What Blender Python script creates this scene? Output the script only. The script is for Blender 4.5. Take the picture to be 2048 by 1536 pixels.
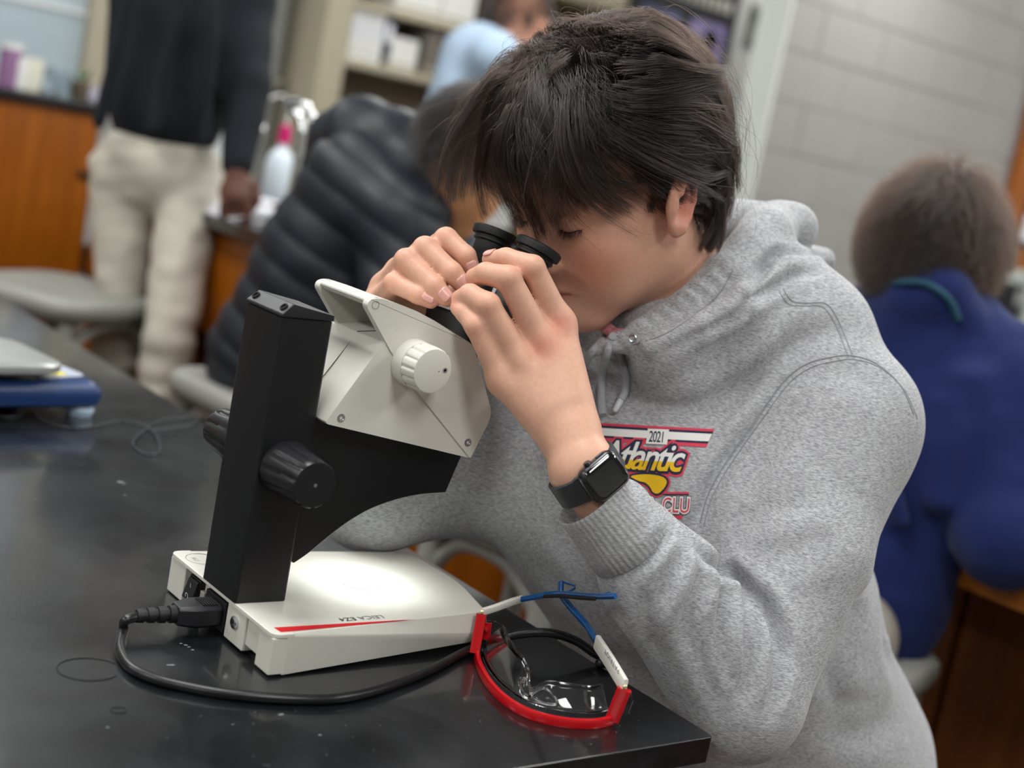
import bpy, bmesh, math, random
import numpy as np
from mathutils import Vector, Matrix
from mathutils.bvhtree import BVHTree

for o in list(bpy.data.objects):
    bpy.data.objects.remove(o)
random.seed(4)
RNG = np.random.default_rng(7)
SC = bpy.context.scene
COL = SC.collection

# ------------------------------------------------------------------ camera
T = 0.76                      # height of the black lab table top above the floor (metres)
EYE = np.array([0.0, 0.0, T + 0.445])
FPX = 2774.19                 # focal length in pixels of the 2048 px wide frame
CAM = np.array([[0.77898497, -0.04665795, -0.62530428],
                [-0.59832644, 0.24301851, -0.76350997],
                [0.18758433, 0.96889888, 0.16139108]])
cd = bpy.data.cameras.new('camera')
cd.sensor_width = 36.0
cd.lens = FPX * 36.0 / 2048.0
cd.clip_start = 0.02
cd.dof.use_dof = True
cd.dof.focus_distance = 1.215
cd.dof.aperture_fstop = 3.4
cam = bpy.data.objects.new('camera', cd)
mw = Matrix.Identity(4)
for i in range(3):
    for j in range(3):
        mw[i][j] = float(CAM[i, j])
    mw[i][3] = float(EYE[i])
cam.matrix_world = mw
COL.objects.link(cam)
SC.camera = cam

# ------------------------------------------------------------------ light and exposure
w = bpy.data.worlds.new('world')
SC.world = w
w.use_nodes = True
w.node_tree.nodes['Background'].inputs[0].default_value = (0.9, 0.95, 1.0, 1)
w.node_tree.nodes['Background'].inputs[1].default_value = 0.3
SC.view_settings.view_transform = 'Standard'
SC.view_settings.look = 'None'
SC.view_settings.gamma = 1.0
SC.view_settings.use_curve_mapping = False
SC.view_settings.exposure = 0.0
LAMP_W = 27.0                 # watts of each ceiling troffer
LAMP_SPOTS = [(x, y) for x in (-1.9, 0.3, 2.5, 4.7, 6.9) for y in (-0.9, 1.2, 3.2)] + [(1.4, 5.0), (3.6, 5.0), (6.2, 5.0)]  # back row is added, unseen, to brighten the wall behind the partition
SC.cycles.max_bounces = 8
SC.cycles.diffuse_bounces = 4
SC.cycles.transparent_max_bounces = 12
SC.cycles.sample_clamp_indirect = 6.0

# ------------------------------------------------------------------ where a line of sight meets a plane
def view(px, py):
    return CAM @ (np.array([px - 1024.0, 768.0 - py, -FPX]) / FPX)
def od(px, py, d):            # at a viewing depth in metres
    return EYE + view(px, py) * d
def oz(px, py, z):            # on the level z above the table top
    v = view(px, py)
    return EYE + v * ((T + z - EYE[2]) / v[2])
def oy(px, py, y):
    v = view(px, py)
    return EYE + v * (y / v[1])
def ox(px, py, x):
    v = view(px, py)
    return EYE + v * (x / v[0])

# ------------------------------------------------------------------ materials
MATS = {}
def lin(c):
    return tuple((x / 12.92 if x <= 0.04045 else ((x + 0.055) / 1.055) ** 2.4) for x in c)
def S(r, g, b):
    return lin((r / 255, g / 255, b / 255))
def mat(name, col=(.5, .5, .5), rough=.5, metal=0., spec=.5, var=0., vscale=20., bump=0., bscale=200., bdist=.001,
        stretch=(1, 1, 1), alpha=1., trans=0., emit=None, sss=0., sheen=0., coat=0., ior=1.45, vcol=None, col2=None, rvar=0.):
    m = bpy.data.materials.new(name)
    m.use_nodes = True
    nt = m.node_tree
    N, L = nt.nodes, nt.links
    b = N['Principled BSDF']
    I = b.inputs
    I['Base Color'].default_value = (*col, 1)
    I['Roughness'].default_value = rough
    I['Metallic'].default_value = metal
    I['Specular IOR Level'].default_value = spec
    I['IOR'].default_value = ior
    I['Alpha'].default_value = alpha
    I['Transmission Weight'].default_value = trans
    I['Sheen Weight'].default_value = sheen
    I['Coat Weight'].default_value = coat
    if sss:
        I['Subsurface Weight'].default_value = sss
        I['Subsurface Radius'].default_value = (1, .35, .2)
        I['Subsurface Scale'].default_value = .006
    if emit:
        I['Emission Color'].default_value = (*emit[0], 1)
        I['Emission Strength'].default_value = emit[1]
    tc = mp = None
    def coords():
        nonlocal tc, mp
        if mp is None:
            tc = N.new('ShaderNodeTexCoord')
            mp = N.new('ShaderNodeMapping')
            mp.inputs['Scale'].default_value = stretch
            L.new(tc.outputs['Object'], mp.inputs[0])
        return mp.outputs[0]
    src = None
    if vcol:
        a = N.new('ShaderNodeVertexColor')
        a.layer_name = vcol
        src = a.outputs[0]
    if var or col2:
        n = N.new('ShaderNodeTexNoise')
        n.inputs['Scale'].default_value = vscale
        n.inputs['Detail'].default_value = 6
        n.inputs['Roughness'].default_value = .6
        L.new(coords(), n.inputs['Vector'])
        if col2:
            r = N.new('ShaderNodeValToRGB')
            r.color_ramp.elements[0].position = .35
            r.color_ramp.elements[1].position = .65
            r.color_ramp.elements[0].color = (*col, 1)
            r.color_ramp.elements[1].color = (*col2, 1)
            L.new(n.outputs[0], r.inputs[0])
            L.new(r.outputs[0], I['Base Color'])
        else:
            mr = N.new('ShaderNodeMapRange')
            mr.inputs[3].default_value = 1 - var
            mr.inputs[4].default_value = 1 + var
            mr.inputs[1].default_value = .3
            mr.inputs[2].default_value = .7
            L.new(n.outputs[0], mr.inputs[0])
            mx = N.new('ShaderNodeMix')
            mx.data_type = 'RGBA'
            mx.blend_type = 'MULTIPLY'
            mx.inputs[0].default_value = 1
            if src:
                L.new(src, mx.inputs[6])
            else:
                mx.inputs[6].default_value = (*col, 1)
            L.new(mr.outputs[0], mx.inputs[7])
            L.new(mx.outputs[2], I['Base Color'])
        if rvar:
            mr2 = N.new('ShaderNodeMapRange')
            mr2.inputs[1].default_value = .3
            mr2.inputs[2].default_value = .7
            mr2.inputs[3].default_value = max(0, rough - rvar)
            mr2.inputs[4].default_value = min(1, rough + rvar)
            L.new(n.outputs[0], mr2.inputs[0])
            L.new(mr2.outputs[0], I['Roughness'])
    elif src:
        L.new(src, I['Base Color'])
    if bump:
        n2 = N.new('ShaderNodeTexNoise')
        n2.inputs['Scale'].default_value = bscale
        n2.inputs['Detail'].default_value = 4
        L.new(coords(), n2.inputs['Vector'])
        bp = N.new('ShaderNodeBump')
        bp.inputs['Strength'].default_value = bump
        bp.inputs['Distance'].default_value = bdist
        L.new(n2.outputs[0], bp.inputs['Height'])
        L.new(bp.outputs[0], I['Normal'])
    MATS[name] = m
    return m

def wood_mat(name, c1, c2, rough=.4, axis=2, scale=6.):
    m = mat(name, c1, rough)
    nt = m.node_tree
    N, L = nt.nodes, nt.links
    tc = N.new('ShaderNodeTexCoord')
    mp = N.new('ShaderNodeMapping')
    s = [scale * 6] * 3
    s[axis] = scale * .35
    mp.inputs['Scale'].default_value = s
    n = N.new('ShaderNodeTexNoise')
    n.inputs['Scale'].default_value = 1
    n.inputs['Detail'].default_value = 8
    n.inputs['Distortion'].default_value = .6
    r = N.new('ShaderNodeValToRGB')
    r.color_ramp.elements[0].position = .3
    r.color_ramp.elements[1].position = .7
    r.color_ramp.elements[0].color = (*c1, 1)
    r.color_ramp.elements[1].color = (*c2, 1)
    L.new(tc.outputs['Object'], mp.inputs[0])
    L.new(mp.outputs[0], n.inputs['Vector'])
    L.new(n.outputs[0], r.inputs[0])
    L.new(r.outputs[0], N['Principled BSDF'].inputs['Base Color'])
    return m

# ------------------------------------------------------------------ objects
def base_of(parent):
    p = np.zeros(3)
    while parent is not None:
        p = p + np.array(parent.location)
        parent = parent.parent
    return p
def link(o, parent):
    if parent is not None:
        o.parent = parent
    COL.objects.link(o)
    return o
def tag(o, label=None, cat=None, group=None, kind=None):
    if label: o['label'] = label
    if cat: o['category'] = cat
    if group: o['group'] = group
    if kind: o['kind'] = kind
    return o
def thing(name, label, cat, loc, group=None):
    o = bpy.data.objects.new(name, None)
    o.empty_display_size = .05
    o.location = [float(v) for v in loc]
    COL.objects.link(o)
    return tag(o, label, cat, group)
def mesh(name, V, F, m, parent=None, smooth=None, bevel=0., seg=2, kind=None, label=None):
    """world-space vertices; the object's origin is its parent's base"""
    off = base_of(parent)
    V = np.asarray(V, float) - off
    me = bpy.data.meshes.new(name)
    me.from_pydata(V.tolist(), [], [list(f) for f in F])
    me.update()
    bm = bmesh.new()
    bm.from_mesh(me)
    bmesh.ops.recalc_face_normals(bm, faces=bm.faces)
    bm.to_mesh(me)
    bm.free()
    return finish(name, me, m, parent, smooth, bevel, seg, kind, label)
def finish(name, me, m, parent, smooth, bevel=0., seg=2, kind=None, label=None):
    if m is not None:
        for mm in (m if isinstance(m, (list, tuple)) else [m]):
            me.materials.append(mm)
    o = bpy.data.objects.new(name, me)
    link(o, parent)
    if smooth:
        me.polygons.foreach_set('use_smooth', [True] * len(me.polygons))
        if smooth < 180:
            me.set_sharp_from_angle(angle=math.radians(smooth))
    if bevel:
        b = o.modifiers.new('bevel', 'BEVEL')
        b.width = bevel
        b.segments = seg
        b.limit_method = 'ANGLE'
        b.angle_limit = math.radians(28)
        b.harden_normals = True
        me.polygons.foreach_set('use_smooth', [True] * len(me.polygons))
        me.set_sharp_from_angle(angle=math.radians(180))
    if kind: o['kind'] = kind
    if label: o['label'] = label
    return o
class MB:
    """collects shapes that make ONE mesh"""
    def __init__(s): s.V, s.F = [], []
    def add(s, V, F):
        n = len(s.V)
        s.V += [tuple(map(float, v)) for v in V]
        s.F += [tuple(i + n for i in f) for f in F]
        return s
    def box(s, a, b, fr=None):
        (x0, y0, z0), (x1, y1, z1) = a, b
        V = [(x, y, z) for x in (x0, x1) for y in (y0, y1) for z in (z0, z1)]
        if fr is not None: V = [fr(v) for v in V]
        return s.add(V, [(0, 1, 3, 2), (4, 6, 7, 5), (0, 4, 5, 1), (2, 3, 7, 6), (0, 2, 6, 4), (1, 5, 7, 3)])
    def prism(s, P, off):
        """closed polygon P (3d) swept along off"""
        P = np.asarray(P, float); n = len(P)
        return s.add(np.vstack([P, P + np.asarray(off)]), [tuple(range(n - 1, -1, -1)), tuple(range(n, 2 * n))] +
                     [(i, (i + 1) % n, n + (i + 1) % n, n + i) for i in range(n)])
    def loft(s, rings, cap=True, closed=False):
        n = len(rings[0]); k = len(rings); V = [v for r in rings for v in r]; F = []
        for j in range(k if closed else k - 1):
            a, b = j * n, ((j + 1) % k) * n
            F += [(a + i, a + (i + 1) % n, b + (i + 1) % n, b + i) for i in range(n)]
        if cap and not closed: F += [tuple(range(n - 1, -1, -1)), tuple(range((k - 1) * n, k * n))]
        return s.add(V, F)
    def tube(s, path, rad, n=10, closed=False, flat=None):
        path = [np.asarray(p, float) for p in path]; k = len(path)
        rad = rad if hasattr(rad, '__len__') else [rad] * k
        rings = []; up = None
        for i in range(k):
            t = path[(i + 1) % k] - path[i - 1] if closed else path[min(i + 1, k - 1)] - path[max(i - 1, 0)]
            t = t / (np.linalg.norm(t) + 1e-12)
            if up is None:
                up = np.array([0, 0, 1.]) if abs(t[2]) < .9 else np.array([1., 0, 0])
            u = up - t * np.dot(up, t); u /= np.linalg.norm(u) + 1e-12; up = u
            v = np.cross(t, u); fl = flat or 1.
            rings.append([path[i] + rad[i] * (math.cos(a) * u * fl + math.sin(a) * v) for a in np.linspace(0, 2 * math.pi, n, endpoint=False)])
        return s.loft(rings, True, closed)
    def lathe(s, prof, o, d, n=32, rib=None):
        """prof: (distance along d, radius)"""
        o = np.asarray(o, float); d = np.asarray(d, float); d = d / np.linalg.norm(d)
        u = np.cross(d, (0, 0, 1.) if abs(d[2]) < .9 else (1., 0, 0)); u /= np.linalg.norm(u); v = np.cross(d, u)
        rings = []
        for k, (h, r) in enumerate(prof):
            rr = []
            for a in np.linspace(0, 2 * math.pi, n, endpoint=False):
                q = r * (1 + (rib(a, h) if rib else 0))
                rr.append(o + d * h + q * (math.cos(a) * u + math.sin(a) * v))
            rings.append(rr)
        return s.loft(rings)
    def build(s, name, m, parent=None, **k): return mesh(name, s.V, s.F, m, parent, **k)
def hull(name, P, m, parent, bevel=0., seg=3, extra=None):
    bm = bmesh.new(); off = base_of(parent)
    for p in P: bm.verts.new([float(a) for a in (np.asarray(p) - off)])
    r = bmesh.ops.convex_hull(bm, input=bm.verts)
    bmesh.ops.delete(bm, geom=[v for v in bm.verts if not v.link_faces], context='VERTS')
    bmesh.ops.dissolve_limit(bm, angle_limit=math.radians(3), verts=bm.verts, edges=bm.edges)
    bmesh.ops.recalc_face_normals(bm, faces=bm.faces)
    me = bpy.data.meshes.new(name); bm.to_mesh(me); bm.free()
    return finish(name, me, m, parent, None if bevel else 30, bevel, seg)
def smooth_path(P, n=8, closed=False):
    """Catmull-Rom"""
    P = [np.asarray(p, float) for p in P]; k = len(P); out = []
    for i in range(k if closed else k - 1):
        if closed: a, b, c, d = P[i - 1], P[i], P[(i + 1) % k], P[(i + 2) % k]
        else: a, b, c, d = P[max(i - 1, 0)], P[i], P[i + 1], P[min(i + 2, k - 1)]
        for t in np.linspace(0, 1, n, endpoint=False):
            out.append(.5 * ((2 * b) + (c - a) * t + (2 * a - 5 * b + 4 * c - d) * t * t + (3 * b - a - 3 * c + d) * t ** 3))
    if not closed: out.append(P[-1])
    return out
def rrect(cx, cy, wx, wy, r, n=5):
    out = []
    for sx, sy, a0 in ((1, 1, 0), (-1, 1, 90), (-1, -1, 180), (1, -1, 270)):
        for a in np.linspace(a0, a0 + 90, n):
            out.append((cx + sx * (wx / 2 - r) + r * math.cos(math.radians(a)), cy + sy * (wy / 2 - r) + r * math.sin(math.radians(a))))
    return out
def round_poly(P, rs, n=5):
    """2d polygon with its corners rounded; rs one radius per corner"""
    P = [np.asarray(p, float) for p in P]; k = len(P); out = []
    for i in range(k):
        a, b, c = P[i - 1], P[i], P[(i + 1) % k]; r = rs[i] if hasattr(rs, '__len__') else rs
        u = (a - b) / np.linalg.norm(a - b); v = (c - b) / np.linalg.norm(c - b)
        for t in np.linspace(0, 1, n):
            out.append(b + u * r * (1 - t) ** 2 + v * r * t ** 2)
    return out
def text_geo(s, size=1., shear=0., spacing=1., res=3, offset=0., depth=0.):
    """flat outline of a word as vertices and triangles"""
    cu = bpy.data.curves.new('t', 'FONT'); cu.body = s; cu.size = size; cu.shear = shear; cu.space_character = spacing
    cu.resolution_u = res; cu.offset = offset; cu.extrude = depth
    ob = bpy.data.objects.new('t', cu); COL.objects.link(ob)
    dg = bpy.context.evaluated_depsgraph_get(); me = bpy.data.meshes.new_from_object(ob.evaluated_get(dg))
    V = np.array([v.co[:] for v in me.vertices]); F = [tuple(p.vertices) for p in me.polygons]
    bpy.data.objects.remove(ob); bpy.data.curves.remove(cu); bpy.data.meshes.remove(me)
    return V, F

# ------------------------------------------------------------------ blended solids (signed distance, then one surface)
class Solid:
    def __init__(s): s.ops = []
    def _add(s, fn, lo, hi, k, mode): s.ops.append((fn, np.asarray(lo, float), np.asarray(hi, float), k, mode)); return s
    def cone(s, a, b, ra, rb, k=.01, mode='u'):
        a = np.asarray(a, float); b = np.asarray(b, float); ab = b - a; L2 = max(float(ab @ ab), 1e-12)
        def fn(P):
            t = np.clip(((P - a) @ ab) / L2, 0, 1)
            return np.linalg.norm(P - a - t[:, None] * ab, axis=1) - (ra + t * (rb - ra))
        r = max(ra, rb)
        return s._add(fn, np.minimum(a, b) - r, np.maximum(a, b) + r, k, mode)
    def chain(s, P, R, k=.01, mode='u'):
        for i in range(len(P) - 1): s.cone(P[i], P[i + 1], R[i], R[i + 1], k if i == 0 or mode == 's' else max(k * .5, .002), mode)
        return s
    def ell(s, c, r, ax=None, k=.01, mode='u'):
        c = np.asarray(c, float); r = np.asarray(r, float); A = np.eye(3) if ax is None else np.asarray(ax, float)
        def fn(P):
            q = (P - c) @ A.T
            k0 = np.linalg.norm(q / r, axis=1); k1 = np.linalg.norm(q / (r * r), axis=1)
            return k0 * (k0 - 1) / np.maximum(k1, 1e-9)
        e = np.abs(A.T) @ r
        return s._add(fn, c - e, c + e, k, mode)
    def box(s, c, h, r, ax=None, k=.01, mode='u'):
        c = np.asarray(c, float); h = np.asarray(h, float); A = np.eye(3) if ax is None else np.asarray(ax, float)
        def fn(P):
            q = np.abs((P - c) @ A.T) - (h - r)
            return np.linalg.norm(np.maximum(q, 0), axis=1) + np.minimum(q.max(axis=1), 0) - r
        e = np.abs(A.T) @ h
        return s._add(fn, c - e, c + e, k, mode)
    def half(s, p, n, k=.004):     # cut away the side n points to
        p = np.asarray(p, float); n = np.asarray(n, float); n = n / np.linalg.norm(n)
        return s._add(lambda P: -((P - p) @ n), [-1e3] * 3, [1e3] * 3, k, 's')
    def evalu(s, P, lo=None, hi=None, big=.06):
        d = np.full(len(P), big)
        for fn, a, b, k, mode in s.ops:
            if lo is not None and (np.any(a - k - big > hi) or np.any(b + k + big < lo)): continue
            e = fn(P)
            if mode == 'u':
                h = np.maximum(k - np.abs(d - e), 0) / k
                d = np.minimum(d, e) - h * h * k * .25
            else:
                e = -e; h = np.maximum(k - np.abs(d - e), 0) / k
                d = np.maximum(d, e) + h * h * k * .25
        return d
    def surface(s, v, B=20, relax=2):
        lo = np.min([o[1] for o in s.ops if o[4] == 'u'], axis=0) - 3 * v
        hi = np.max([o[2] for o in s.ops if o[4] == 'u'], axis=0) + 3 * v
        nb = np.ceil((hi - lo) / (v * B)).astype(int); NG = nb * B + 2
        bc = np.stack(np.meshgrid(*[np.arange(n) for n in nb], indexing='ij'), -1).reshape(-1, 3)
        ctr = lo + (bc + .5) * B * v; big = max(.06, B * v * 1.6)
        dc = s.evalu(ctr, big=big); keep = np.abs(dc) < B * v * 1.35
        g = np.stack(np.meshgrid(*[np.arange(B + 1)] * 3, indexing='ij'), -1).reshape(-1, 3); m = B + 1
        cid, cpos, E = [], [], []
        key = lambda q: (q[:, 0] * NG[1] + q[:, 1]) * NG[2] + q[:, 2]
        corner = [(a, b, c) for a in (0, 1) for b in (0, 1) for c in (0, 1)]
        edges = [(i, j) for i in range(8) for j in range(i + 1, 8) if sum(abs(p - q) for p, q in zip(corner[i], corner[j])) == 1]
        for blk in bc[keep]:
            P = lo + (blk * B + g) * v; plo = lo + blk * B * v; phi = plo + B * v
            D = s.evalu(P, plo, phi).reshape(m, m, m)
            if D.min() > 0 or D.max() <= 0: continue
            cs = np.stack([D[a:a + B, b:b + B, c:c + B] for a, b, c in corner], -1).reshape(-1, 8)
            ins = cs < 0; act = np.where(ins.any(1) & ~ins.all(1))[0]
            if len(act) == 0: continue
            ca = cs[act]; acc = np.zeros((len(act), 3)); cnt = np.zeros(len(act))
            for i, j in edges:
                x = (ca[:, i] < 0) != (ca[:, j] < 0); t = ca[x, i] / (ca[x, i] - ca[x, j])
                ci, cj = np.array(corner[i]), np.array(corner[j])
                acc[x] += ci + t[:, None] * (cj - ci); cnt[x] += 1
            ijk = np.stack(np.unravel_index(act, (B, B, B)), -1) + blk * B
            cid.append(key(ijk)); cpos.append(lo + (ijk + acc / cnt[:, None]) * v)
            for ax in range(3):
                sl = [slice(0, B)] * 3; s2 = list(sl); s2[ax] = slice(1, B + 1)
                A0 = D[tuple(sl)] < 0; A1 = D[tuple(s2)] < 0
                q = np.argwhere(A0 != A1)
                if len(q): E.append(np.c_[q + blk * B, np.full(len(q), ax), A0[tuple(q.T)]])
        cid = np.concatenate(cid); cpos = np.concatenate(cpos); E = np.concatenate(E).astype(np.int64)
        o = np.argsort(cid); cid = cid[o]; cpos = cpos[o]; F = []
        for ax in range(3):
            e = E[E[:, 3] == ax]; u, w_ = [(1, 2), (2, 0), (0, 1)][ax]; q = []
            for du, dw in ((0, 0), (-1, 0), (-1, -1), (0, -1)):
                p = e[:, :3].copy(); p[:, u] += du; p[:, w_] += dw; q.append(key(p))
            ix = [np.clip(np.searchsorted(cid, a), 0, len(cid) - 1) for a in q]
            ok = np.all([cid[i] == a for i, a in zip(ix, q)], axis=0)
            f = np.stack(ix, -1)[ok]; fl = e[ok, 4] == 0; f[fl] = f[fl][:, ::-1]; F.append(f)
        F = np.concatenate(F)
        for _ in range(relax): cpos = relax_mesh(cpos, F, .5)
        a, b, c, d = (cpos[F[:, i]] for i in range(4)); o0 = cpos.mean(0)
        if np.sum((a - o0) * np.cross(b - o0, c - o0)) < 0: F = F[:, ::-1]
        return cpos, F
def relax_mesh(V, F, a=.5):
    e = np.concatenate([F[:, [0, 1]], F[:, [1, 2]], F[:, [2, 3]], F[:, [3, 0]]]); e = np.concatenate([e, e[:, ::-1]])
    n = np.bincount(e[:, 0], minlength=len(V)).astype(float); n[n == 0] = 1
    A = np.stack([np.bincount(e[:, 0], V[e[:, 1], k], minlength=len(V)) for k in range(3)], -1) / n[:, None]
    return V * (1 - a) + A * a
def normals(V, F):
    n = np.cross(V[F[:, 2]] - V[F[:, 0]], V[F[:, 3]] - V[F[:, 1]]); N = np.zeros_like(V)
    for k in range(4):
        for c in range(3): N[:, c] += np.bincount(F[:, k], n[:, c], minlength=len(V))
    return N / (np.linalg.norm(N, axis=1)[:, None] + 1e-12)
def quads(name, V, F, m, parent=None, colors=None, kind=None, label=None):
    """fast mesh from arrays; colors: per-vertex linear rgb"""
    off = base_of(parent); V = V - off
    me = bpy.data.meshes.new(name); n = F.shape[1]
    me.vertices.add(len(V)); me.vertices.foreach_set('co', V.astype(np.float32).ravel())
    me.loops.add(F.size); me.loops.foreach_set('vertex_index', F.astype(np.int32).ravel())
    me.polygons.add(len(F)); me.polygons.foreach_set('loop_start', (np.arange(len(F)) * n).astype(np.int32))
    me.update(calc_edges=True); me.validate()
    if colors is not None:
        ca = me.color_attributes.new('tint', 'FLOAT_COLOR', 'POINT')
        ca.data.foreach_set('color', np.c_[colors, np.ones(len(V))].astype(np.float32).ravel())
    return finish(name, me, m, parent, 180, 0, 2, kind, label)
def vnoise(P, scale, seed=0):
    """smooth value noise in [-1,1]"""
    P = P * scale + seed * 17.3; i = np.floor(P).astype(np.int64); f = P - i; f = f * f * (3 - 2 * f); out = 0
    for a in (0, 1):
        for b in (0, 1):
            for c in (0, 1):
                h = (i[:, 0] + a) * 374761393 + (i[:, 1] + b) * 668265263 + (i[:, 2] + c) * 2147483647 + seed * 1274126177
                h = (h ^ (h >> 13)) * 1274126177; h = (h ^ (h >> 16)) & 0xffff
                out = out + (h / 32767.5 - 1) * (f[:, 0] if a else 1 - f[:, 0]) * (f[:, 1] if b else 1 - f[:, 1]) * (f[:, 2] if c else 1 - f[:, 2])
    return out
# ================================================================== materials in use
M_wallp = mat('painted_block', S(144, 140, 137), .5, var=.03, vscale=3, bump=.2, bscale=240, bdist=.001)
M_mortar = mat('mortar', S(138, 134, 131), .8)
M_wallb = mat('painted_wall', S(176, 176, 172), .7, var=.03, vscale=2)
M_floor = mat('floor_vinyl', S(92, 84, 78), .35, var=.12, vscale=9)
M_ceil = mat('ceiling_white', S(225, 225, 222), .9)
M_lamp = mat('lamp_diffuser', (1, 1, 1), .5, emit=((.985, 1.0, .985), 2.2))
M_white = mat('white_enamel', S(232, 231, 228), .45)
M_trim = mat('beige_paint', S(176, 168, 146), .5)
M_pale = mat('frosted_pane', S(176, 190, 198), .3, var=.05, vscale=2.5)
M_oak = wood_mat('oak_stain', S(126, 64, 3), S(154, 84, 8), .38, 2, 5)
M_oakh = wood_mat('oak_stain_horizontal', S(128, 70, 10), S(158, 92, 20), .4, 0, 5)
M_oakd = wood_mat('oak_dark', S(92, 48, 14), S(112, 60, 18), .5, 2, 5)
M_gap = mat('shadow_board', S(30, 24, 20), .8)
M_shelf = mat('shelf_paint', S(180, 172, 148), .45)
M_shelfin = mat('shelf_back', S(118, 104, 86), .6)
M_steel = mat('brushed_steel', (.62, .63, .63), .22, metal=1)
M_chrome = mat('chrome', (.8, .8, .8), .08, metal=1)
M_dark = mat('dark_plastic', S(34, 34, 38), .4)
M_glass = mat('clear_glass', (1, 1, 1), .03, trans=1., ior=1.45)
M_seat = mat('grey_stool', S(142, 141, 136), .45, var=.04, vscale=30)
M_paper = mat('paper', S(228, 228, 234), .7)

def table_material():
    m = mat('black_epoxy_top', S(27, 28, 31), .3, bump=.35, bscale=520, bdist=.0005)
    nt = m.node_tree; N, L = nt.nodes, nt.links; b = N['Principled BSDF']
    b.inputs['Specular IOR Level'].default_value = .45
    b.inputs['Coat Weight'].default_value = .7; b.inputs['Coat Roughness'].default_value = .09
    tc = N.new('ShaderNodeTexCoord')
    n = N.new('ShaderNodeTexNoise'); n.inputs['Scale'].default_value = 4.5; n.inputs['Detail'].default_value = 5
    n.inputs['Distortion'].default_value = .8
    L.new(tc.outputs['Object'], n.inputs['Vector'])
    mr = N.new('ShaderNodeMapRange')
    mr.inputs[1].default_value = .35; mr.inputs[2].default_value = .7; mr.inputs[3].default_value = .26; mr.inputs[4].default_value = .44
    L.new(n.outputs[0], mr.inputs[0]); L.new(mr.outputs[0], b.inputs['Roughness'])
    n2 = N.new('ShaderNodeTexNoise'); n2.inputs['Scale'].default_value = 11; n2.inputs['Detail'].default_value = 6; n2.inputs['Distortion'].default_value = 1.4
    L.new(tc.outputs['Object'], n2.inputs['Vector'])
    r = N.new('ShaderNodeValToRGB')
    r.color_ramp.elements[0].position = .42; r.color_ramp.elements[0].color = (*S(10, 12, 15), 1)
    r.color_ramp.elements[1].position = .72; r.color_ramp.elements[1].color = (*S(28, 30, 34), 1)
    L.new(n2.outputs[0], r.inputs[0]); L.new(r.outputs[0], b.inputs['Base Color'])
    return m
M_table = table_material()

# ================================================================== the room
X0, X1, Y0, Y1, ZC = -3.2, 8.2, -3.2, 5.8, 2.75
def slab(name, a, b, m, kind='structure'):
    return tag(MB().box(a, b).build(name, m), kind=kind)
slab('floor', (X0, Y0, -.1), (X1, Y1, 0), M_floor)
slab('ceiling', (X0, Y0, ZC), (X1, Y1, ZC + .1), M_ceil)
slab('wall_back', (X0, Y1, 0), (X1, Y1 + .12, ZC), M_wallb)
slab('wall_left', (X0 - .12, Y0, 0), (X0, Y1, ZC), M_wallb)
slab('wall_front', (X0, Y0 - .12, 0), (X1, Y0, ZC), M_wallb)
slab('wall_far', (X1, Y0, 0), (X1 + .12, Y1, ZC), M_wallb)
# the painted block wall at the right, laid block by block
WX, WY = 4.30, 3.95
wall_right = slab('wall_right', (WX + .004, WY + .004, 0), (X1, WY + .16, ZC), M_mortar)
def block_mesh(L_, H_, D_):
    b = MB(); c = .0022
    b.add([(0, c, 0), (L_, c, 0), (L_, c, H_), (0, c, H_), (c, 0, c), (L_ - c, 0, c), (L_ - c, 0, H_ - c), (c, 0, H_ - c), (0, D_, 0), (L_, D_, 0), (L_, D_, H_), (0, D_, H_)],
          [(4, 5, 6, 7), (0, 1, 5, 4), (1, 2, 6, 5), (2, 3, 7, 6), (3, 0, 4, 7), (0, 8, 9, 1), (1, 9, 10, 2), (2, 10, 11, 3), (3, 11, 8, 0)])
    return b
BL, BH, J = .401, .198, .0045
full = block_mesh(BL, BH, .14).build('block', M_wallp, None)
half = block_mesh(BL / 2 - J / 2, BH, .14).build('block', M_wallp, None)
full.parent = half.parent = wall_right
used = set()
for r in range(13):
    x = WX; first = True
    while x < X1 - .02:
        src = half if (first and r % 2) else full
        L_ = BL / 2 - J / 2 if src is half else BL
        o = src if src not in used else src.copy()
        if src in used: COL.objects.link(o); o.parent = wall_right
        used.add(src)
        o.location = (x, WY + random.uniform(-.0012, .0012), .003 + r * (BH + J))
        x += L_ + J; first = False
slab('trim_1', (WX - .012, WY + .002, 0), (WX + .003, WY + .165, ZC), mat('jamb_paint', S(206, 208, 204), .5))
# window in the back wall with frosted panes
win = tag(bpy.data.objects.new('window_1', None), kind='structure'); COL.objects.link(win)
MB().box((.4, 5.74, 1.02), (2.16, 5.80, 1.08)).box((.4, 5.74, 2.5), (2.16, 5.80, 2.56)).box((.4, 5.74, 1.08), (.46, 5.80, 2.5)).build('window_frame', M_trim, win, bevel=.006)
MB().box((2.13, 5.70, 1.0), (2.25, 5.80, 2.56)).build('window_post', M_trim, win, bevel=.006)
for i in range(4):
    MB().box((.46, 5.765, 1.08 + i * .355), (2.13, 5.785, 1.08 + i * .355 + .345)).build('pane', M_pale, win, bevel=.003)
    if i: MB().box((.46, 5.755, 1.08 + i * .355 - .012), (2.13, 5.79, 1.08 + i * .355 + .004)).build('muntin', M_white, win)
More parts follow.
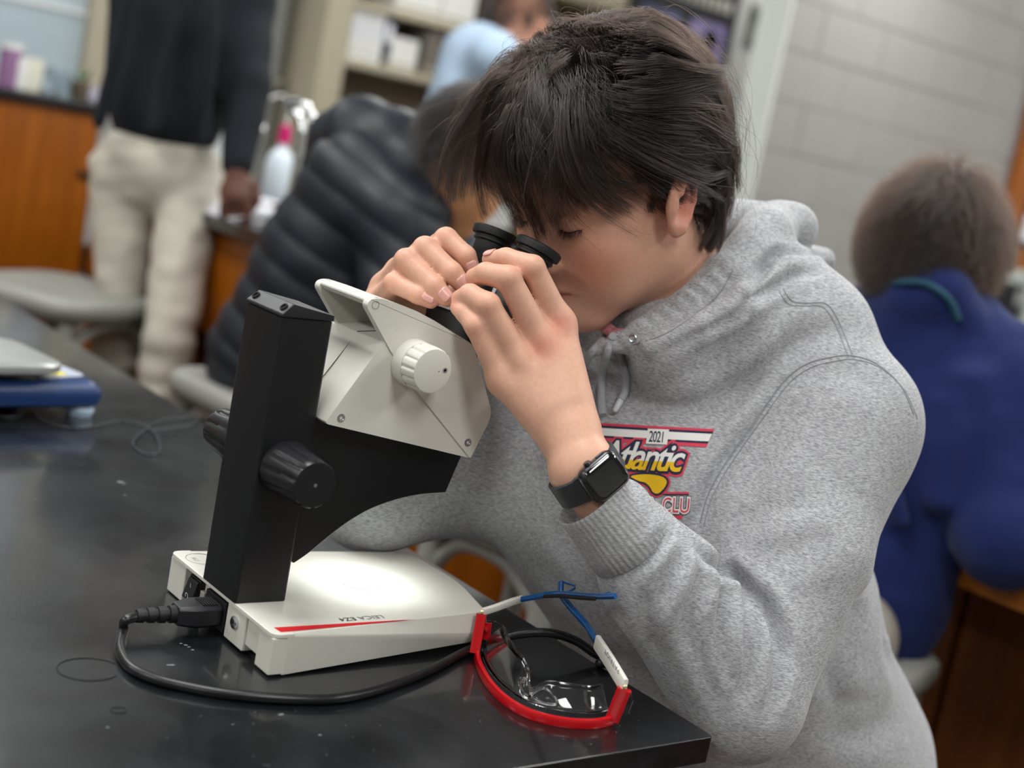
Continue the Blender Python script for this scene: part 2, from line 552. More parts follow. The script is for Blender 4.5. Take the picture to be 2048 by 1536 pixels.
# second narrow bright window beside the conduit
win2 = tag(bpy.data.objects.new('window_2', None), kind='structure'); COL.objects.link(win2)
MB().box((2.45, 5.77, .95), (2.86, 5.79, 2.45)).build('pane', mat('pale_pane', S(214, 220, 222), .3), win2)
MB().box((2.42, 5.75, .9), (2.45, 5.8, 2.5)).box((2.86, 5.75, .9), (2.89, 5.8, 2.5)).box((2.45, 5.75, .9), (2.86, 5.8, .95)).build('window_frame', M_white, win2, bevel=.004)
pp = thing('conduit_pipe', 'grey vertical conduit pipe on the back wall beside the shelf unit', 'pipe', (2.98, 5.72, 0))
MB().tube([(2.98, 5.72, 0), (2.98, 5.72, ZC)], .035, 14).build('pipe', mat('conduit_grey', S(132, 132, 128), .4), pp, smooth=60)
for z in (.6, 1.3, 2.0): MB().box((2.93, 5.68, z), (3.03, 5.80, z + .03)).build('bracket', M_steel, pp, bevel=.003)
slab('baseboard_right', (WX, WY - .012, 0), (X1, WY - .0015, .1), M_dark)
# ceiling lights
lm = None
for i, (x, y) in enumerate(LAMP_SPOTS):
    f = thing('ceiling_light', 'unseen fluorescent troffer flush in the ceiling, back row added for extra light', 'light', (x, y, ZC), 'ceiling troffers')
    if lm is None:
        a = MB().box((x - .31, y - .62, ZC - .03), (x + .31, y - .58, ZC)).box((x - .31, y + .58, ZC - .03), (x + .31, y + .62, ZC))
        a.box((x - .31, y - .58, ZC - .03), (x - .27, y + .58, ZC)).box((x + .27, y - .58, ZC - .03), (x + .31, y + .58, ZC))
        fr = a.build('frame', M_white, f); df = MB().box((x - .27, y - .58, ZC - .02), (x + .27, y + .58, ZC - .012)).build('diffuser', M_lamp, f)
        lm = (fr, df)
    else:
        for s in lm:
            c = s.copy(); c.parent = f; COL.objects.link(c)
    ld = bpy.data.lights.new('troffer', 'AREA'); ld.shape = 'RECTANGLE'; ld.size = .54; ld.size_y = 1.16; ld.energy = LAMP_W if y < 4 else LAMP_W * .5; ld.color = (.985, 1, .98)
    lo = bpy.data.objects.new('troffer_light', ld); lo.location = (0, 0, -.034); lo.parent = f; COL.objects.link(lo)

# ================================================================== the black lab table
tab = thing('lab_table', 'black epoxy-topped lab table carrying the microscope', 'table', (.3, 2.0, 0))
TX, TY = .879, .719
P = round_poly([(-.75, TY), (TX, TY), (TX, 3.35), (-.75, 3.35)], [.01, .006, .01, .01], 4)
top = MB(); 
top.loft([[(x, y, T - .024) for x, y in P], [(x, y, T) for x, y in P]])
top.build('table_top', M_table, tab, bevel=.0022, seg=3)
MB().box((-.6, TY + .16, .1), (TX - .24, 3.2, T - .0245)).build('cabinet_body', M_oak, tab)
for k in range(5):
    y = TY + .175 + k * .465
    d = MB().box((TX - .24, y, .13), (TX - .222, y + .445, T - .06)).build('door', M_oak, tab, bevel=.002)
    MB().tube([(TX - .222, y + .38, .55), (TX - .195, y + .38, .55), (TX - .195, y + .38, .65), (TX - .222, y + .38, .65)], .005, 8).build('handle', M_steel, d, smooth=40)
MB().box((-.55, TY + .2, 0), (TX - .3, 3.15, .1)).build('plinth', M_dark, tab)
# small dried marks and dust on the top
dm = mat('dried_residue', S(120, 124, 127), .7)
mk = MB()
for px, py, s in [(240, 964, .004), (248, 968, .002), (1124 / 2 + 0, 1429, .0025), (70, 998, .002), (500 / 2, 990, .002), (385, 1300, .0018), (345, 1330, .002), (378, 1294, .0016), (372, 1290, .0018), (362, 1287, .0014), (337, 1330, .002), (215, 1455, .0015), (640, 1470, .0015)]:
    c = oz(px, py, .0002); n = 9
    ring = [(c[0] + s * random.uniform(.5, 1.2) * math.cos(a) * 1.0, c[1] + s * random.uniform(.5, 1.2) * math.sin(a) * .7, T + .0003) for a in np.linspace(0, 6.28, n, endpoint=False)]
    mk.add(ring, [tuple(range(n))])
for _ in range(90):
    x, y = random.uniform(.42, .86), random.uniform(.725, .86); s = random.uniform(.0003, .0007)
    mk.add([(x - s, y, T + .0003), (x, y - s, T + .0003), (x + s, y, T + .0003), (x, y + s, T + .0003)], [(0, 1, 2, 3)])
mk.build('dust_specks', dm, tab, kind='stuff')
rg = MB()
for c, r1, r2 in ((oz(178, 1338, .0003), .024, .021), (oz(238, 1420, .0003), .006, .005)):
    ring = [c + np.array([r1 * math.cos(a), r2 * math.sin(a), 0]) for a in np.linspace(.3, 5.4, 40)]
    rg.tube(ring, .0005, 5)
rg.build('ring_marks', mat('water_ring', S(14, 14, 15), .6), tab, kind='stuff')
# ================================================================== the stereo microscope
M_cream = mat('cream_plastic', S(214, 211, 202), .32, var=.015, vscale=60, bump=.04, bscale=900, bdist=.0003)
M_cream2 = mat('cream_plastic_matte', S(208, 205, 196), .42, bump=.05, bscale=900, bdist=.0003)
M_blk = mat('black_anodised', S(17, 18, 21), .42, bump=.12, bscale=1500, bdist=.0002)
M_blk2 = mat('black_rubber', S(20, 20, 22), .5)
M_blk3 = mat('black_knob', S(27, 27, 30), .36)
M_red = mat('red_print', S(205, 20, 28), .4)
M_ink = mat('grey_print', S(120, 122, 120), .5)
M_inkd = mat('dark_print', S(40, 40, 42), .5)
M_seam = mat('seam_shadow', S(92, 88, 80), .7)
M_gold = mat('brass', (.7, .6, .35), .3, metal=1)
YS = 1.0086                    # the microscope's plane of symmetry
sc = thing('stereo_microscope', 'cream and black stereo microscope with lit base on the black lab table', 'microscope', (.67, YS, T))
z = lambda h: T + h
def ring3(poly, rs, hs):
    return poly, rs, hs
# base: three contours lofted; the near side carries a chamfer that widens towards the front
def contour(P, rs, zz):
    q = round_poly(P, rs, 6); return [(p[0], p[1], zz(p[0])) for p in q]
NB = .9085
topc = [(.566, NB + .002), (.7797, .9265), (.8005, 1.0), (.7985, 1.0865), (.566, 1.1085)]
midc = [(.566, NB), (.781, .9225), (.8285, .985), (.8165, 1.0935), (.566, 1.1105)]
botc = [(.566, NB + .001), (.781, .9285), (.827, .980), (.8155, 1.090), (.566, 1.1085)]
footc = [(.572, NB + .012), (.775, .943), (.818, .984), (.808, 1.080), (.572, 1.098)]
rs = [.001, .008, .02, .018, .001]
b = MB()
b.loft([contour(botc, rs, lambda x: z(.0012 + (x - .566) * .030)), contour(midc, rs, lambda x: z(.0345 - (x - .566) * .078)), contour(topc, rs, lambda x: z(.037))])
base = b.build('base', M_cream, sc, bevel=.0018, seg=3)
MB().loft([contour(footc, rs, lambda x: z(.0)), contour(footc, rs, lambda x: z(.010))]).build('base_foot', M_cream2, base, bevel=.001)
rear = MB()
rear.box((.5535, NB + .001, z(.002)), (.568, .9335, z(.0335))).box((.5555, .9335, z(.009)), (.568, .957, z(.0335)))
rear.box((.5535, .957, z(.003)), (.568, .991, z(.0335)))
rear.box((.5535, 1.076, z(.001)), (.568, 1.1075, z(.0335)))
rear.box((.5605, .991, z(.003)), (.568, 1.076, z(.0335)))
rear.build('rear_wall', M_cream2, base, bevel=.0012)
lip = round_poly([(.5525, NB), (.572, NB), (.572, 1.1095), (.5525, 1.1095)], [.009, .001, .001, .009], 6)
MB().loft([[(x, y, z(.0335)) for x, y in lip], [(x, y, z(.0372)) for x, y in lip]]).build('rear_lip', M_cream, base, bevel=.0015, seg=3)
sw = MB().box((.5555, 1.048, z(.006)), (.5615, 1.070, z(.030))).build('power_switch', M_blk2, sc, bevel=.0008)
MB().add([(.5555, 1.050, z(.008)), (.5555, 1.068, z(.008)), (.549, 1.068, z(.010)), (.549, 1.050, z(.010)), (.5535, 1.050, z(.028)), (.5535, 1.068, z(.028)), (.558, 1.068, z(.029)), (.558, 1.050, z(.029))],
         [(0, 1, 2, 3), (3, 2, 5, 4), (4, 5, 6, 7), (0, 3, 4, 7), (1, 6, 5, 2), (0, 7, 6, 1)]).build('rocker', M_blk3, sw, bevel=.0006)
def on_rear(s, size, y, h, x, m, nm, par):
    V, F = text_geo(s, size); V = V - V.mean(0)
    mesh(nm, [(x + (v[1] * -.11), y - v[0], z(h) + v[1]) for v in V], F, m, par)
on_rear('O', .008, 1.059, .0135, .5493, M_paper, 'switch_mark', sw)
on_rear('I', .007, 1.059, .0225, .5515, M_paper, 'switch_mark', sw)
sk = MB().box((.5535, .994, z(.004)), (.5615, 1.0325, z(.0305))).build('power_inlet', M_blk2, sc, bevel=.0008)
MB().box((.554, 1.036, z(.016)), (.561, 1.044, z(.024))).build('fuse_clip', mat('clip_grey', S(150, 148, 140), .4), sc, bevel=.0006)
MB().lathe([(0, .0055), (.004, .0055), (.005, .004), (.005, .002)], (.5555, .974, z(.022)), (-1, 0, 0), 20).build('jack_socket', M_steel, sc, smooth=40)
# stage plate and mark on the base
MB().lathe([(0, .021), (.0006, .021), (.0006, .0145), (.0002, .0145), (.0002, 0.0001)], (.697, YS + .002, z(.0371)), (0, 0, 1), 48).build('stage_ring', mat('stage_white', S(226, 228, 226), .35), sc, smooth=30)
MB().lathe([(0, .0145), (.0004, .0145), (.0004, .0001)], (.697, YS + .002, z(.0372)), (0, 0, 1), 48).build('stage_plate', mat('stage_plate', S(240, 243, 240), .3), sc, smooth=30)
tri = [(.5602, .9232), (.5612, .9128), (.699, .9192)]
MB().add([(x, y, z(.0374)) for x, y in tri], [(0, 1, 2)]).build('red_wedge', M_red, sc)
def on_base(s, size, x, y, m, nm, spacing=1.):
    V, F = text_geo(s, size, spacing=spacing)
    return mesh(nm, [(x - v[0], y - v[1] + .0, z(.0374)) for v in V], F, m, sc), V[:, 0].max()
_, wx = on_base('LEICA', .0098, .6705, .9245 + .0088, M_ink, 'lettering')
on_base('EZ4', .0098, .6705 - wx - .003, .9242 + .0085, M_inkd, 'lettering')
MB().tube([(.5725 + .0145 * math.cos(a), 1.0855 + .0145 * math.sin(a), z(.0372)) for a in np.linspace(0, 2 * math.pi, 40, endpoint=False)], .0003, 5, closed=True).build('stamp_ring', M_ink, sc)
V, F = text_geo('CW', .006); mesh('lettering', [(.568 - v[1], 1.080 + v[0] * 1., z(.0373)) for v in V], F, M_ink, sc)
# column
cx0, cx1, cy0, cy1 = .5516, .6000, .977, 1.0402
colp = MB().loft([[(x, y, z(h)) for x, y in round_poly([(cx0, cy0), (cx1, cy0), (cx1, cy1), (cx0, cy1)], .003, 4)] for h in (.0375, .2815)])
column = colp.build('column', M_blk, sc, smooth=35)
e = .0006
cap = hull('column_cap', [(x, y, z(h)) for x, y, h in [
    (cx0 - e, cy0 - e, .2820), (cx1 + e, cy0 - e, .2820), (cx1 + e, cy1 + e, .2820), (cx0 - e, cy1 + e, .2820),
    (cx0 - e, cy0 - e, .2845), (cx0 - e, cy1 + e, .2845), (cx1 + e, cy0 - e, .2870), (cx1 + e, cy1 + e, .2870),
    (cx0 + .0095, cy0 + .001, .2935), (cx0 + .0095, cy1 - .001, .2935)]], mat('cap_black', S(30, 30, 34), .42), column, bevel=.0012)
for yy in (cy0 + .007, cy1 - .007):
    MB().lathe([(-.002, .0036), (.0012, .0036), (.0012, .0026), (-.0005, .0024), (-.0005, .0001)], (cx0 + .0045, yy, z(.2893)), (-.69, 0, .72), 16).build('screw_recess', M_gap, column, smooth=40)
# focus knobs with waisted flutes
def fknob(y0, sgn, nm):
    prof = [(0, .0225), (.004, .0238), (.014, .0232), (.030, .0216), (.046, .0204), (.0515, .0198), (.0530, .0188), (.0530, .0001)]
    def rib(a, h):
        if h < .003 or h > .0528: return 0
        return -.085 * max(0, math.cos(a * 10 + h * 46)) ** 2 * min(1, (h - .003) * 200)
    k = MB().lathe(prof, (.5765, y0, z(.1570)), (0, sgn, 0), 96, rib).build(nm, M_blk3, sc, smooth=28)
    MB().lathe([(0, .0016), (.0005, .0016), (.0005, .0001)], (.5765, y0 + sgn * .0529, z(.1570)), (0, sgn, 0), 12).build('centre_pin', M_steel, k)
fknob(cy0, -1, 'focus_knob'); fknob(cy1, 1, 'focus_knob')
# carrier bracket under the optics
hb = .0255
def side(px, py, y): p = oy(px, py, y); return (p[0], p[2])
yb = YS - hb
bp = [side(*q, yb) for q in [(643, 846), (925, 908), (892, 985)]]
arc = [side(*q, yb) for q in smooth_path([(892, 985), (842, 989), (795, 999), (742, 1018), (694, 1046), (650, 1080), (616, 1108), (588, 1127)], 4)]
poly = bp + arc[1:] + [(.6002, z(.072)), (.6002, z(.199))]
pts = [(x, yb, h) for x, h in poly]
M_brk = mat('bracket_black', S(14, 15, 17), .4)
brk = MB().prism(pts, (0, .004, 0)).build('carrier_bracket', M_brk, sc, bevel=.0012, seg=3)
MB().prism([(x, yb + 2 * hb - .004, h) for x, h in poly], (0, .004, 0)).build('bracket_cheek', M_brk, brk, bevel=.0012, seg=3)
MB().box((.6002, yb + .004, z(.075)), (.604, yb + 2 * hb - .004, z(.198))).build('bracket_back', M_brk, brk)
# optics housing: the body's profile runs full width; a cross bar at the top rear makes the carrying grip
PY, PB = .9640, 2 * YS - .9640
F_ = lambda *q: [side(*p, PY) for p in q]
topl = F_((764, 597.5), (800, 609), (833, 622), (870, 642), (905, 664), (938, 684))
(A1,), (A2,), (tip,), (frt,), (ft,) = F_((651, 848)), F_((769, 686)), F_((941, 917)), F_((985, 829)), F_((947, 690))
bar_lo, bar_r, bar_t = F_((733, 613), (736, 602), (748, 597))
prof = [A1, A2, (A2[0] + .040, A2[1] + .004), (A2[0] + .030, bar_lo[1] - .001), (bar_lo[0] + .006, bar_lo[1] - .001), bar_r, bar_t] + topl + [ft, frt, tip]
fp = round_poly(prof, [.004, .002, .003, .003, .003, .0035, .003] + [.001] * 6 + [.006, .008, .002], 4)
in_ = .0016
head = MB().prism([(x, PY + in_, h) for x, h in fp], (0, PB - PY - 2 * in_, 0)).build('housing', M_cream, sc, bevel=.0022, seg=3)
pl = F_((734, 614), (737, 602), (748, 597)) + topl + [ft, frt] + F_((941, 917), (833, 782), (782, 703))
pr = round_poly(pl, [.002, .003, .003] + [.001] * 6 + [.006, .009, .002, .001, .001], 4)
for y0 in (PY, PB - .008):
    MB().prism([(x, y0, h) for x, h in pr], (0, .008, 0)).build('side_panel', M_cream, sc, bevel=.0038, seg=5)
# seams, screws and the plugged hole on the near side
def strip(name, q, wd, y, m, par):
    p = [oy(*a, y) for a in q]; MB().tube(p, wd, 6).build(name, m, par)
MB().tube([(A1[0] - .0003, YS, A1[1] + .004), (A2[0] - .0003, YS, A2[1] - .002)], .0005, 6).build('seam', M_seam, head)
MB().tube([(A2[0] - .0, YS, A2[1] + .0002), (A2[0] + .039, YS, A2[1] + .0042)], .0005, 6).build('seam', M_seam, head)
def screw(px, py, y, r, nm, par):
    c = oy(px, py, y)
    o = MB().lathe([(-.001, r * 1.45), (.0004, r * 1.45), (.0004, r), (.0001, r * .9), (.0001, r * .5), (-.0008, r * .42), (-.0008, .0001)], c, (0, -1, 0), 20).build(nm, M_steel, par, smooth=35)
    MB().lathe([(0, r * .42), (.0002, r * .42), (.0002, .0001)], c + np.array([0, .0006, 0]), (0, -1, 0), 6).build('hex_socket', M_gap, o)
screw(682, 836, PY + in_, .0026, 'screw', sc); screw(935.5, 885, PY, .0026, 'screw', sc)
c = oy(751, 610, PY); MB().lathe([(-.004, .0036), (.0003, .0036), (.0003, .003), (-.0025, .0028), (-.0025, .0001)], c, (0, -1, 0), 20).build('plug_hole', mat('plug_grey', S(150, 147, 138), .5), head, smooth=40)
# magnification knob: a plain collar and a fluted grip
kc = np.array([.6765, PY, z(.2545)])
def zk(sgn, y0):
    c = np.array([.6765, y0, z(.2548)])
    a = MB().lathe([(-.004, .0203), (.0, .0210), (.0125, .0203), (.0130, .0194)], c, (0, sgn, 0), 64).build('zoom_knob', M_cream, sc, smooth=35)
    def rib(t, h): return -.07 * max(0, math.cos(t * 14)) ** 3 if .006 < h < .0305 else (-.035 * max(0, math.cos(t * 14)) ** 3 if h < .0312 else 0)
    g = MB().lathe([(.0132, .0190), (.0138, .0204), (.022, .0203), (.0302, .0197), (.0316, .0188), (.0320, .0177), (.0320, .0001)], c, (0, sgn, 0), 112, rib).build('knob_grip', M_cream, a, smooth=30)
    MB().lathe([(0, .0024), (.0004, .0024), (.0004, .0012), (-.0006, .001), (-.0006, .0001)], c + np.array([.012, sgn * .0320, .0015]), (0, sgn, 0), 18).build('set_screw', M_steel, a, smooth=35)
    MB().lathe([(0, .0005), (.0002, .0005), (.0002, .0001)], c + np.array([.006, sgn * .0320, .0002]), (0, sgn, 0), 10).build('dimple', M_gap, a)
zk(-1, PY); zk(1, PB)
# eyepiece tubes
def eyepiece(y0, bx, bz, tx, tz):
    a = np.array([bx, y0 + (YS - y0) * .12, z(bz)]); t = np.array([tx, y0, z(tz)]); d = t - a; L_ = np.linalg.norm(d); d /= L_
    tube = MB().lathe([(-.03, .0165), (.018, .0165), (.019, .0158), (L_ - .024, .0158), (L_ - .023, .0163), (L_ - .012, .0163)], a, d, 48).build('eyepiece', M_blk2, sc, smooth=35)
    MB().lathe([(L_ - .0125, .0168), (L_ - .0115, .0186), (L_ - .0095, .0186), (L_ - .009, .0178), (L_ - .0075, .0178), (L_ - .0065, .0220), (L_ - .002, .0226), (L_, .0224), (L_ + .0012, .0208), (L_ - .001, .017), (L_ - .004, .0125), (L_ - .004, .0001)], a, d, 56).build('eyecup', M_blk2, tube, smooth=40)
eyepiece(.9795, .7765, .296, .8035, .3672); eyepiece(1.0375, .7765, .296, .7965, .3705)
MB().loft([[(x, y, z(h)) for x, y in rrect(.757, YS, .05, .078, .016)] for h in (.262, .298)]).build('tube_block', M_blk2, sc, bevel=.003)
# light under the optics
lens = MB().lathe([(0, .016), (.004, .016), (.006, .012), (.006, .0001)], (.697, YS, z(.160)), (0, 0, -1), 32).build('led_ring', mat('led_lens', (1, 1, 1), .3, emit=((.93, 1, .97), 6)), sc, smooth=40)
sp = bpy.data.lights.new('stage_lamp', 'SPOT'); sp.energy = 1.15; sp.spot_size = math.radians(84); sp.spot_blend = 1.0; sp.shadow_soft_size = .012; sp.color = (.9, 1, .95)
so = bpy.data.objects.new('stage_lamp', sp); so.location = (.697 - .67, 0, .150); so.parent = sc; COL.objects.link(so)

# ================================================================== power cord
M_cord = mat('black_cord', S(22, 22, 24), .3)
cd_ = thing('power_cord', 'black power cord looping over the table from the microscope', 'cord', (.55, 1.0, T))
plug = MB().loft([[(x, 1.011 + a * wy, z(.0172) + c_ * wz) for a, c_ in [(-1, -.7), (-.7, -1), (.7, -1), (1, -.7), (1, .7), (.7, 1), (-.7, 1), (-1, .7)]]
                  for x, wy, wz in [(.5535, .0135, .0095), (.549, .0142, .010), (.532, .0142, .0102), (.521, .0108, .009), (.516, .0088, .0082)]])
plug.build('plug', mat('plug_black', S(28, 28, 32), .4), cd_, bevel=.0012)
for i in range(6): MB().box((.536 + i * .0024, 1.0, z(.0272)), (.5372 + i * .0024, 1.017, z(.0284))).build('grip_rib', M_blk2, cd_)
rel = MB()
rel.lathe([(0, .0075), (.006, .0075), (.0065, .0058), (.009, .0058), (.0095, .0072), (.0155, .0068), (.016, .0054), (.0185, .0054), (.019, .0066), (.0245, .0062), (.025, .005), (.0275, .005), (.028, .006), (.0335, .0056), (.034, .004)], (.517, 1.011, z(.0172)), (-1, .08, -.03), 22)
rel.build('strain_relief', M_blk2, cd_, smooth=30)
cr = .0042
cpts = [(.486, 1.0135, z(.0158)), (.474, 1.0120, z(.0135))] + [oz(px, py, cr) for px, py in [(246, 1262), (240, 1300), (262, 1335), (310, 1358), (380, 1375), (450, 1387), (545, 1396), (640, 1399), (700, 1393), (760, 1378), (820, 1357), (880, 1330), (930, 1304)]] + \
       [oz(px, py, h) for px, py, h in [(985, 1283, .009), (1040, 1268, .018), (1100, 1266, .024), (1150, 1281, .019), (1186, 1305, .010)]]
# then it runs over the table's edge and down to the floor
cpts += [oz(1216, 1322, cr), np.array([.8745, .866, T + cr]), np.array([.884, .862, T + .002]), np.array([.8885, .861, T - .02]), np.array([.889, .862, T - .25]), np.array([.892, .87, .012])]
MB().tube(smooth_path(cpts, 7), cr, 14).build('cable', M_cord, cd_, smooth=60)
# ================================================================== safety glasses lying upside down
M_gred = mat('glossy_red', S(190, 12, 22), .22, coat=.3)
M_gblue = mat('glossy_blue', S(16, 84, 150), .22, coat=.3)
M_gwhite = mat('glossy_white', S(226, 222, 214), .3)
M_lens = mat('clear_lens', (.97, .98, .99), .015, trans=1., ior=1.5)
gl = thing('safety_glasses', 'clear safety glasses with red brow bar, white and blue temples, upside down by the cord', 'safety glasses', oz(1100, 1420, 0))
bar = smooth_path([oz(952, 1302, .004), oz(958, 1330, .004), oz(976, 1364, .004), oz(1002, 1393, .004), oz(1040, 1419, .004), oz(1085, 1436, .004), oz(1140, 1446, .004), oz(1190, 1447, .004), oz(1226, 1440, .004)], 8)
def ribbon(mb, path, hz, ht, tilt=0.):
    """upright strap: hz tall, ht thick"""
    rings = []
    for i, p in enumerate(path):
        t = path[min(i + 1, len(path) - 1)] - path[max(i - 1, 0)]; t[2] = 0; t /= np.linalg.norm(t)
        n = np.array([-t[1], t[0], 0])
        q = round_poly([(-ht, -hz), (ht, -hz), (ht, hz), (-ht, hz)], min(ht, hz) * .6, 3)
        rings.append([p + n * (a + tilt * b_) + np.array([0, 0, b_]) for a, b_ in q])
    return mb.loft(rings)
ribbon(MB(), bar, .0042, .0022).build('brow_bar', M_gred, gl, smooth=50)
def upright(name, a, b, wd, th, m, par):
    """end piece from a up to b"""
    d = b - a; d /= np.linalg.norm(d); side_ = np.cross(d, EYE - a); side_ /= np.linalg.norm(side_); n = np.cross(d, side_)
    mb = MB(); rings = []
    for t in np.linspace(0, 1, 4):
        c = a + (b - a) * t
        rings.append([c + side_ * wd * u + n * th * v for u, v in round_poly([(-1, -1), (1, -1), (1, 1), (-1, 1)], .3, 3)])
    return mb.loft(rings).build(name, m, par, smooth=50)
EL0, EL1 = oz(949, 1306, .005), oy(963, 1228, .9175)
ER0, ER1 = oz(1224, 1440, .004), oy(1249, 1378, .757)
upright('end_piece', EL0, EL1, .0046, .0026, M_gred, gl); upright('end_piece', ER0, ER1, .0060, .0030, M_gred, gl)
HL, HR = EL1 + np.array([0, 0, .002]), ER1 + np.array([0, 0, .002])
def temple(path_w, path_b, hw, hb, label=None):
    w_ = MB(); ribbon(w_, smooth_path(path_w, 6), hw, .0024); o = w_.build('temple', M_gwhite, gl, smooth=50)
    b_ = MB(); b_.tube(smooth_path(path_b, 8), hb, 10, flat=1.5); b_.build('temple_arm', M_gblue, o, smooth=60)
    c = path_w[0]; MB().lathe([(-.0028, .0016), (.0028, .0016), (.0030, .0008), (.0030, .0001)], c, view(1000, 1300) * -1, 14).build('hinge_pin', M_gold, o, smooth=40)
    return o
zt = lambda px, py, h: oz(px, py, h)
LW = [HL, zt(990, 1216, .043), zt(1020, 1205, .046), zt(1043, 1198, .048)]
LB = [zt(1040, 1199, .048), zt(1075, 1193, .057), zt(1095, 1189, .062), zt(1120, 1187, .068), zt(1160, 1190, .080), zt(1200, 1193, .094), zt(1231, 1192, .106)]
temple(LW, LB, .0032, .0017)
RW = [HR, zt(1231, 1342, .0425), zt(1213, 1313, .0447), zt(1194, 1284, .047)]
RB = [zt(1192, 1281, .047), zt(1175, 1253, .05), zt(1158, 1233, .053), zt(1140, 1213, .056), zt(1127, 1196, .060), zt(1122, 1186, .063), zt(1122, 1163, .072)]
tr = temple(RW, RB, .0064, .0024)
MB().tube([zt(1122, 1163, .072), zt(1150, 1171, .073), zt(1149, 1177, .072), zt(1137, 1183, .069), zt(1129, 1188, .066)], .0011, 8).build('temple_loop', M_gblue, gl, smooth=60)
MB().tube([zt(1192, 1193, .091), zt(1218, 1186, .102), zt(1231, 1192, .106)], .0012, 8).build('temple_loop', M_gblue, gl, smooth=60)
MB().tube([zt(1088, 1193, .060), zt(1120, 1192, .068), zt(1160, 1196, .080), zt(1190, 1198, .090)], .0016, 8).build('temple_pad', M_gap, gl, smooth=60)
# print on the white temple, reading upside down in this pose
V, F = text_geo('PATRIOT', .0072, shear=.2, spacing=1.05)
V = V - np.array([V[:, 0].max() / 2, V[:, 1].max() / 2, 0])
pa, pb = zt(1243, 1343, .0492), zt(1217, 1303, .0512)
du = (pb - pa) / np.linalg.norm(pb - pa); nn = np.cross(du, (0, 0, 1.)); nn /= np.linalg.norm(nn)
if nn @ (EYE - pa) < 0: nn = -nn
mid = (pa + pb) / 2 + nn * .0012
mesh('lettering', [mid + du * (v[0] * 1.4) - (np.array([0, 0, 1.]) + nn * .15) * v[1] * 1.0 + nn * .0016 for v in V], F, mat('blue_print', S(24, 52, 110), .4), tr)
# wrap-round lens standing on the brow bar, with nose notch and side shields
lp = smooth_path([oz(960, 1306, 0), oz(969, 1335, 0), oz(986, 1362, 0), oz(1010, 1386, 0), oz(1046, 1409, 0), oz(1090, 1425, 0), oz(1140, 1434, 0), oz(1185, 1436, 0), oz(1215, 1430, 0)], 6)
n_ = len(lp); s_ = np.linspace(0, 1, n_)
def lens_h(u):
    h = .029 - .004 * abs(u - .27) / .27 if u < .5 else .018 - .002 * max(0, u - .75) / .25
    return h - .012 * math.exp(-((u - .52) / .06) ** 2)
cen = np.mean(lp, axis=0); cen = np.array([.82, .88, T])
grid = []
for i, p in enumerate(lp):
    inward = (cen - p); inward[2] = 0; inward /= np.linalg.norm(inward)
    grid.append([p + np.array([0, 0, .004 + t * lens_h(s_[i])]) + inward * (.010 * t + .006 * t * t) for t in np.linspace(0, 1, 7)])
LV = [v for r in grid for v in r]; LF = [(i * 7 + j, (i + 1) * 7 + j, (i + 1) * 7 + j + 1, i * 7 + j + 1) for i in range(n_ - 1) for j in range(6)]
lo = mesh('lens', LV, LF, M_lens, gl, smooth=60); sm_ = lo.modifiers.new('wall', 'SOLIDIFY'); sm_.thickness = .0019; sm_.offset = 0
rim = [g[-1] for g in grid]
MB().tube(rim, .0011, 6).build('lens_rim', M_lens, lo, smooth=60)
for c0, c1 in (((1062, 1390), (1112, 1408)), ((1062, 1390), (1040, 1372))):
    a, b_ = oz(*c0, .016), oz(*c1, .014)
    MB().tube(smooth_path([a, a * .5 + b_ * .5 + np.array([.006, .008, .006]), b_ + np.array([.004, .006, .002]), b_, a * .5 + b_ * .5 + np.array([0, 0, -.003])], 5, closed=True), .0012, 8, closed=True).build('nose_pad', M_lens, lo, smooth=60)
def shield(P, nm, flip):
    o = mesh(nm, P, [tuple(range(len(P)))], M_lens, gl); s = o.modifiers.new('wall', 'SOLIDIFY'); s.thickness = .0016; s.offset = 0
    MB().tube(P, .0007, 6, closed=True).build('shield_rim', M_lens, o, smooth=60)
shield([oy(971, 1240, .921), oy(990, 1242, .9235), oy(1004, 1252, .924), oy(1001, 1280, .9235), oy(996, 1296, .923), oy(973, 1296, .921), oy(965, 1284, .920)], 'side_shield', 0)
shield([oy(1246, 1386, .762), oy(1262, 1384, .770), oy(1266, 1400, .772), oy(1256, 1426, .771), oy(1236, 1430, .763)], 'side_shield', 1)
MB().lathe([(0, .0035), (.002, .0035), (.003, .0015), (.003, .0001)], oy(972, 1258, .917), (.3, -1, .2), 14).build('pivot_button', M_gred, gl, smooth=40)
upright('pivot_tab', oy(971, 1278, .918), oy(975, 1246, .918), .004, .0015, M_gred, gl)

# ================================================================== portable balance further along the table
M_bblue = mat('navy_plastic', S(22, 50, 96), .32)
M_pan = mat('pan_steel', S(176, 178, 176), .3, metal=.55)
ba = oz(0, 800, .025); bb = oz(207, 800, .025)
bd = (bb - ba); bl = np.linalg.norm(bd[:2]); bu = np.array([bd[0], bd[1], 0]) / bl; bv = np.array([-bu[1], bu[0], 0])
bo = np.array([bb[0], bb[1], T]); 
bal = thing('portable_balance', 'blue portable balance with a grey pan on the black lab table', 'scale', bo)
def bf(u, v, h): return bo + bu * u + bv * v + np.array([0, 0, h])
Lb, Wb = .30, .20
b = MB(); outline = round_poly([(-Lb, -.005), (-.002, -.005), (.0, Wb * .55), (-.03, Wb), (-Lb, Wb)], [.03, .012, .05, .04, .03], 6)
b.loft([[bf(u, v, h) for u, v in [(-Lb / 2 + (q[0] + Lb / 2) * s, Wb / 2 + (q[1] - Wb / 2) * s) for q in outline]] for h, s in ((.014, .93), (.018, .985), (.030, 1.0), (.040, .985), (.047, .93), (.049, .90))])
b.build('housing', M_bblue, bal, smooth=40)
